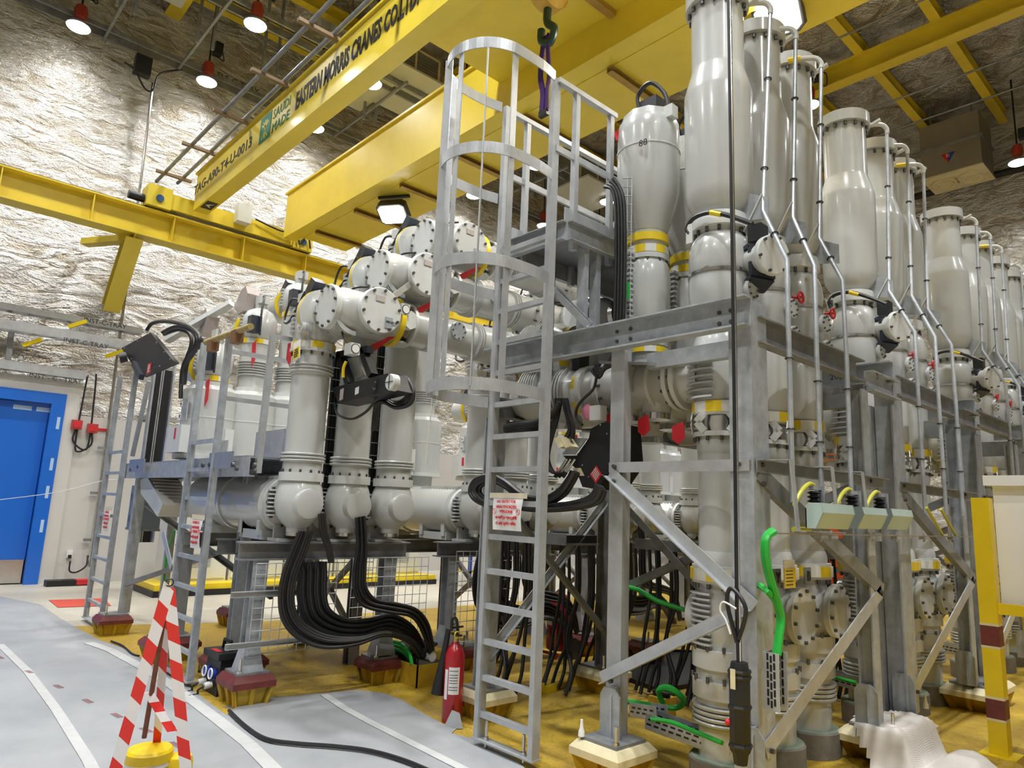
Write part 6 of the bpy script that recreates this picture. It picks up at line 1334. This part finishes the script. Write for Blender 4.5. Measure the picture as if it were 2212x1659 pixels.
# yellow guard post and white cabinet
gp=at(2163,1632,'z',0); zt0=at(2124,1076,'y',gp.y).z
t=thing('guard_post','yellow square guard post with maroon bands in front of the white cabinet','guard post',gp); h=.06
def seg(z0,z1,m,e=0,name='post'): return obj(name,MB().box2((gp.x-h-e,gp.y-h-e,z0),(gp.x+h+e,gp.y+h+e,z1)),m,t)
seg(.01,zt0,YELB); seg(.26,.40,MAROON,.001,'maroon_band'); seg(.78,.93,MAROON,.001,'maroon_band')
for z in (.40,.245,.765,.93): seg(z,z+.018,CREAM,.0015,'bare_edge')
obj('foot_plate',MB().box2((gp.x-.12,gp.y-.12,0),(gp.x+.12,gp.y+.12,.012)),YELB,t); obj('side_bar',MB().box2((gp.x+.05,gp.y-.03,1.02),(gp.x+1.2,gp.y+.03,1.10)),YELB,t)
t=thing('guard_post','second yellow guard post at the right edge below the cabinet','guard post',(gp.x+.75,gp.y+.9,0)); obj('post',MB().box2((gp.x+.69,gp.y+.84,0),(gp.x+.81,gp.y+.96,1.5)),YELB,t); obj('maroon_band',MB().box2((gp.x+.688,gp.y+.838,.78),(gp.x+.812,gp.y+.962,.93)),MAROON,t)
c0=at(2146,1050,'y',gp.y+.12); c1=at(2166,1304,'y',gp.y+.12)
t=thing('wall_cabinet','white metal cabinet with overhanging lid at the right edge','cabinet',(c1.x+.5,gp.y+.3,c1.z)); obj('case',MB().box2((c1.x,gp.y+.09,c1.z),(c1.x+1.0,gp.y+.5,c0.z)),WHITECAB,t); obj('lid',MB().box2((c1.x-.05,gp.y+.04,c0.z),(c1.x+1.05,gp.y+.55,c0.z+.08)),WHITECAB,t); obj('side_bolt',MB().box2((c1.x-.02,gp.y+.2,c0.z-.2),(c1.x,gp.y+.24,c0.z-.16)).box2((c1.x-.02,gp.y+.2,c1.z+.1),(c1.x,gp.y+.24,c1.z+.14)),BLKM,t,kind='stuff'); obj('stand_leg',MB().box2((c1.x+.08,gp.y+.3,0),(c1.x+.16,gp.y+.38,c1.z)).box2((c1.x+.84,gp.y+.3,0),(c1.x+.92,gp.y+.38,c1.z)),YELB,t)
# white woven cloth over the right pedestal
wc=MB(); N=40; x0,x1,y0,y1=-2.25,-1.25,5.18,6.05; vs=[]
def sst(v): v=max(0,min(1,v)); return v*v*(3-2*v)
for i in range(N+1):
    for j in range(N+1):
        x=x0+(x1-x0)*i/N; y=y0+(y1-y0)*j/N
        dd=max(abs(x+2.12)-.22,abs(y-5.82)-.44,0); h=.262*sst(1-dd/.13)
        h=max(h,.13*sst((.25-abs(x+1.60))/.2)*sst((.3-abs(y-5.75))/.2))
        h+=.02+.022*noise.noise(V((x*7,y*7,0)))+.012*noise.noise(V((x*19,y*19,3)))
        vs.append((x+.03*noise.noise(V((x*3,y*3,5))),y+.05*noise.noise(V((x*3,y*3,9))),h))
wc.add(vs,[(i*(N+1)+j,(i+1)*(N+1)+j,(i+1)*(N+1)+j+1,i*(N+1)+j+1) for i in range(N) for j in range(N) if ((i-N/2)/(N/2))**2+((j-N/2)/(N/2))**2<1.05+.2*noise.noise(V((i*.3,j*.3,0)))])
obj('woven_cloth',wc,weave('white_woven_cloth',(.58,.54,.50),(.68,.64,.60)),None,base=(-1.75,5.6,0),ang=180,label='crumpled white woven cloth thrown over the right pedestal',cat='cloth')
# far background
for k in range(5):
    y=4.0+1.05*k; t=thing('switch_cabinet','pale grey switch cabinet by the far wall, %s from the left'%('first','second','third','fourth','fifth')[k],'cabinet',(-13.2,y,.18),'switch cabinets by the far wall')
    obj('case',MB().box2((-13.6,y,.18),(-12.9,y+1.0,2.25)),COVER,t); obj('door',MB().box2((-12.9,y+.03,.24),(-12.88,y+.97,2.2)),COVER,t); lv=MB()
    for j in range(6): lv.box((-12.875,y+.5,.45+.04*j),(.012,.4,.015))
    obj('louvre_row',lv,GALV,t,kind='stuff')
obj('cabinet_kerb',MB().box2((-13.7,3.7,0),(-12.5,9.4,.10)),BLKM,None,base=(-13,6,0),label='black base of the kerb under the far switch cabinets',cat='kerb'); obj('cabinet_kerb',MB().box2((-13.7,3.72,.10),(-12.52,9.38,.19)),YELB,None,base=(-13,6,.1),label='yellow kerb under the far switch cabinets',cat='kerb')
o=at(1800,1290,'y',13.2); t=thing('orange_machine','orange machine with perforated panel seen behind the mint boxes','machine',(o.x,13.2,0)); obj('body',MB().box2((o.x-1.3,13.2,.5),(o.x+1.0,14.4,1.85)),ORNG,t); obj('chassis',MB().box2((o.x-1.3,13.2,.0),(o.x+1.0,14.4,.5)),BLKM,t); pf_=MB()
for i in range(12):
    for j in range(6): pf_.box((o.x-1.0+.09*i,13.19,.75+.08*j),(.045,.01,.045))
obj('perforation',pf_,BLK,t,kind='stuff')
for k,(x,y,c,l) in enumerate(((-12.2,9.6,'blue','blue storage rack with boxes far behind the cable sweep'),)):
    t=thing('storage_rack',l,'rack',(x,y,0)); bl=mat('rack_blue',(.02,.06,.35),.4)
    for dx,dy in ((0,0),(0,.9),(.5,0),(.5,.9)): obj('upright',MB().box2((x+dx,y+dy,0),(x+dx+.06,y+dy+.06,1.9)),bl,t)
    for z in (.3,.9,1.5): obj('shelf',MB().box2((x,y,z),(x+.56,y+.96,z+.04)),YELB,t)
    for j,(z,m_) in enumerate(((.34,PAPER),(.94,RED),(1.54,CREAM))): obj('stored_box',MB().box2((x+.1,y+.1,z),(x+.5,y+.45,z+.35)),m_,t)
# small white plastic pieces
for k,(px,py,l) in enumerate(((1256,1590,'small white plastic nozzle standing on the front centre base plate'),(2000,1530,'taped anchor bolt standing beside the right pedestal gusset'))):
    p=at(px,py,'z',.24); obj('bolt_cover',MB().lathe(p,(0,0,1),[(0,.022),(.03,.02),(.05,.012),(.1,.008)],12),PAPER if k==0 else CREAM,None,base=p,label=l,cat='bolt cover')

# thin cords
cab('white_cord',[at(985,170,'y',2.95),at(968,330,'y',2.93),at(948,620,'y',2.92),at(934,850,'y',2.92),at(920,1000,'y',2.95)],.005,'thin white cord hanging along the left of the ladder cage',None,PAPER,5,'cord')
cab('white_cord',[at(-40,1084,'x',-14.6),at(120,1064,'x',-13),at(215,1040,'x',-12),at(262,1036,'y',2.4)],.006,'thin pale cord stretched from the blue door to the far left ladder',None,PAPER,5,'cord')

# hand painted marks on the steelwork
text('205',at(1795,822,'y',5.44)+V((0,-.02,0)),(1,0,0),(0,0,1),.05,INK,fA)
text('2',at(1893,818,'x',-1.93),(0,1,0),(0,0,1),.05,INK,fB)
for k,(px,py,yy,s,l) in enumerate(((1793,655,6.3,'X','white tag plate with letter X on the second row vessel'),(1487,502,3.98,'X','white tag plate at the cable end of the biggest vessel'))):
    if k==0:
        c=at(px,py,'y',yy); t=thing('tag_plate',l,'tag',c-V((0,0,.05))); obj('plate',MB().obox(c,(.03,0,.01),(0,.003,0),(-.01,0,.05)),COVER,t); text(s,c+V((-.015,-.006,-.02)),(1,0,.2),(0,0,1),.04,INK,t)

# dark trays added to deepen the shade under the ducts; items by the door
for k,(x0,x1,y,z,l) in enumerate(((-4.4,-2.7,6.0,1.32,'dark tray added behind the front frame to deepen the shade'),(-5.5,-4.4,5.0,1.35,'dark tray added behind the caged ladder to deepen the shade'),(-4.2,-2.7,7.4,1.3,'dark tray added in the second row to deepen the shade'))):
    t=thing('cable_tray',l,'cable tray',(x0,y,z)); obj('tray_floor',MB().box2((x0,y-.25,z),(x1,y+.2,z+.02)),GALVD,t); obj('side_rail',MB().box2((x0,y-.26,z),(x1,y-.25,z+.1)),GALVD,t); obj('cable_fill',MB().box2((x0+.02,y-.24,z+.02),(x1-.02,y+.19,z+.09)),BLK,t)
c=at(150,1197,'x',XW+.22); t=thing('wall_socket','small white socket on the wall panel beside the blue door','socket',c); obj('plate',MB().box(c,(.05,.09,.13)),PAPER,t); obj('plug',MB().box(c+V((.05,0,-.04)),(.05,.05,.06)),BLKM,t)
c=at(130,1259,'z',.05); t=thing('tool_case','black and red tool case on the floor beside the blue door','tool case',(c.x,c.y,0)); obj('case',MB().box((c.x,c.y,.05),(.25,.45,.1)),BLKM,t); obj('red_lid',MB().box((c.x,c.y+.25,.06),(.24,.5,.08)),RED,t)
for k,pts in enumerate(([(378,1145),(362,1190),(356,1240),(352,1280)],[(520,1150),(528,1200),(520,1260),(525,1305)])): cab('earth_cable',cpx(pts,'y',2.75+k*.6),.012,'thin green earth cable running down behind the ladders, %s'%('left one','right one')[k],'thin green cables on the left',GRN)
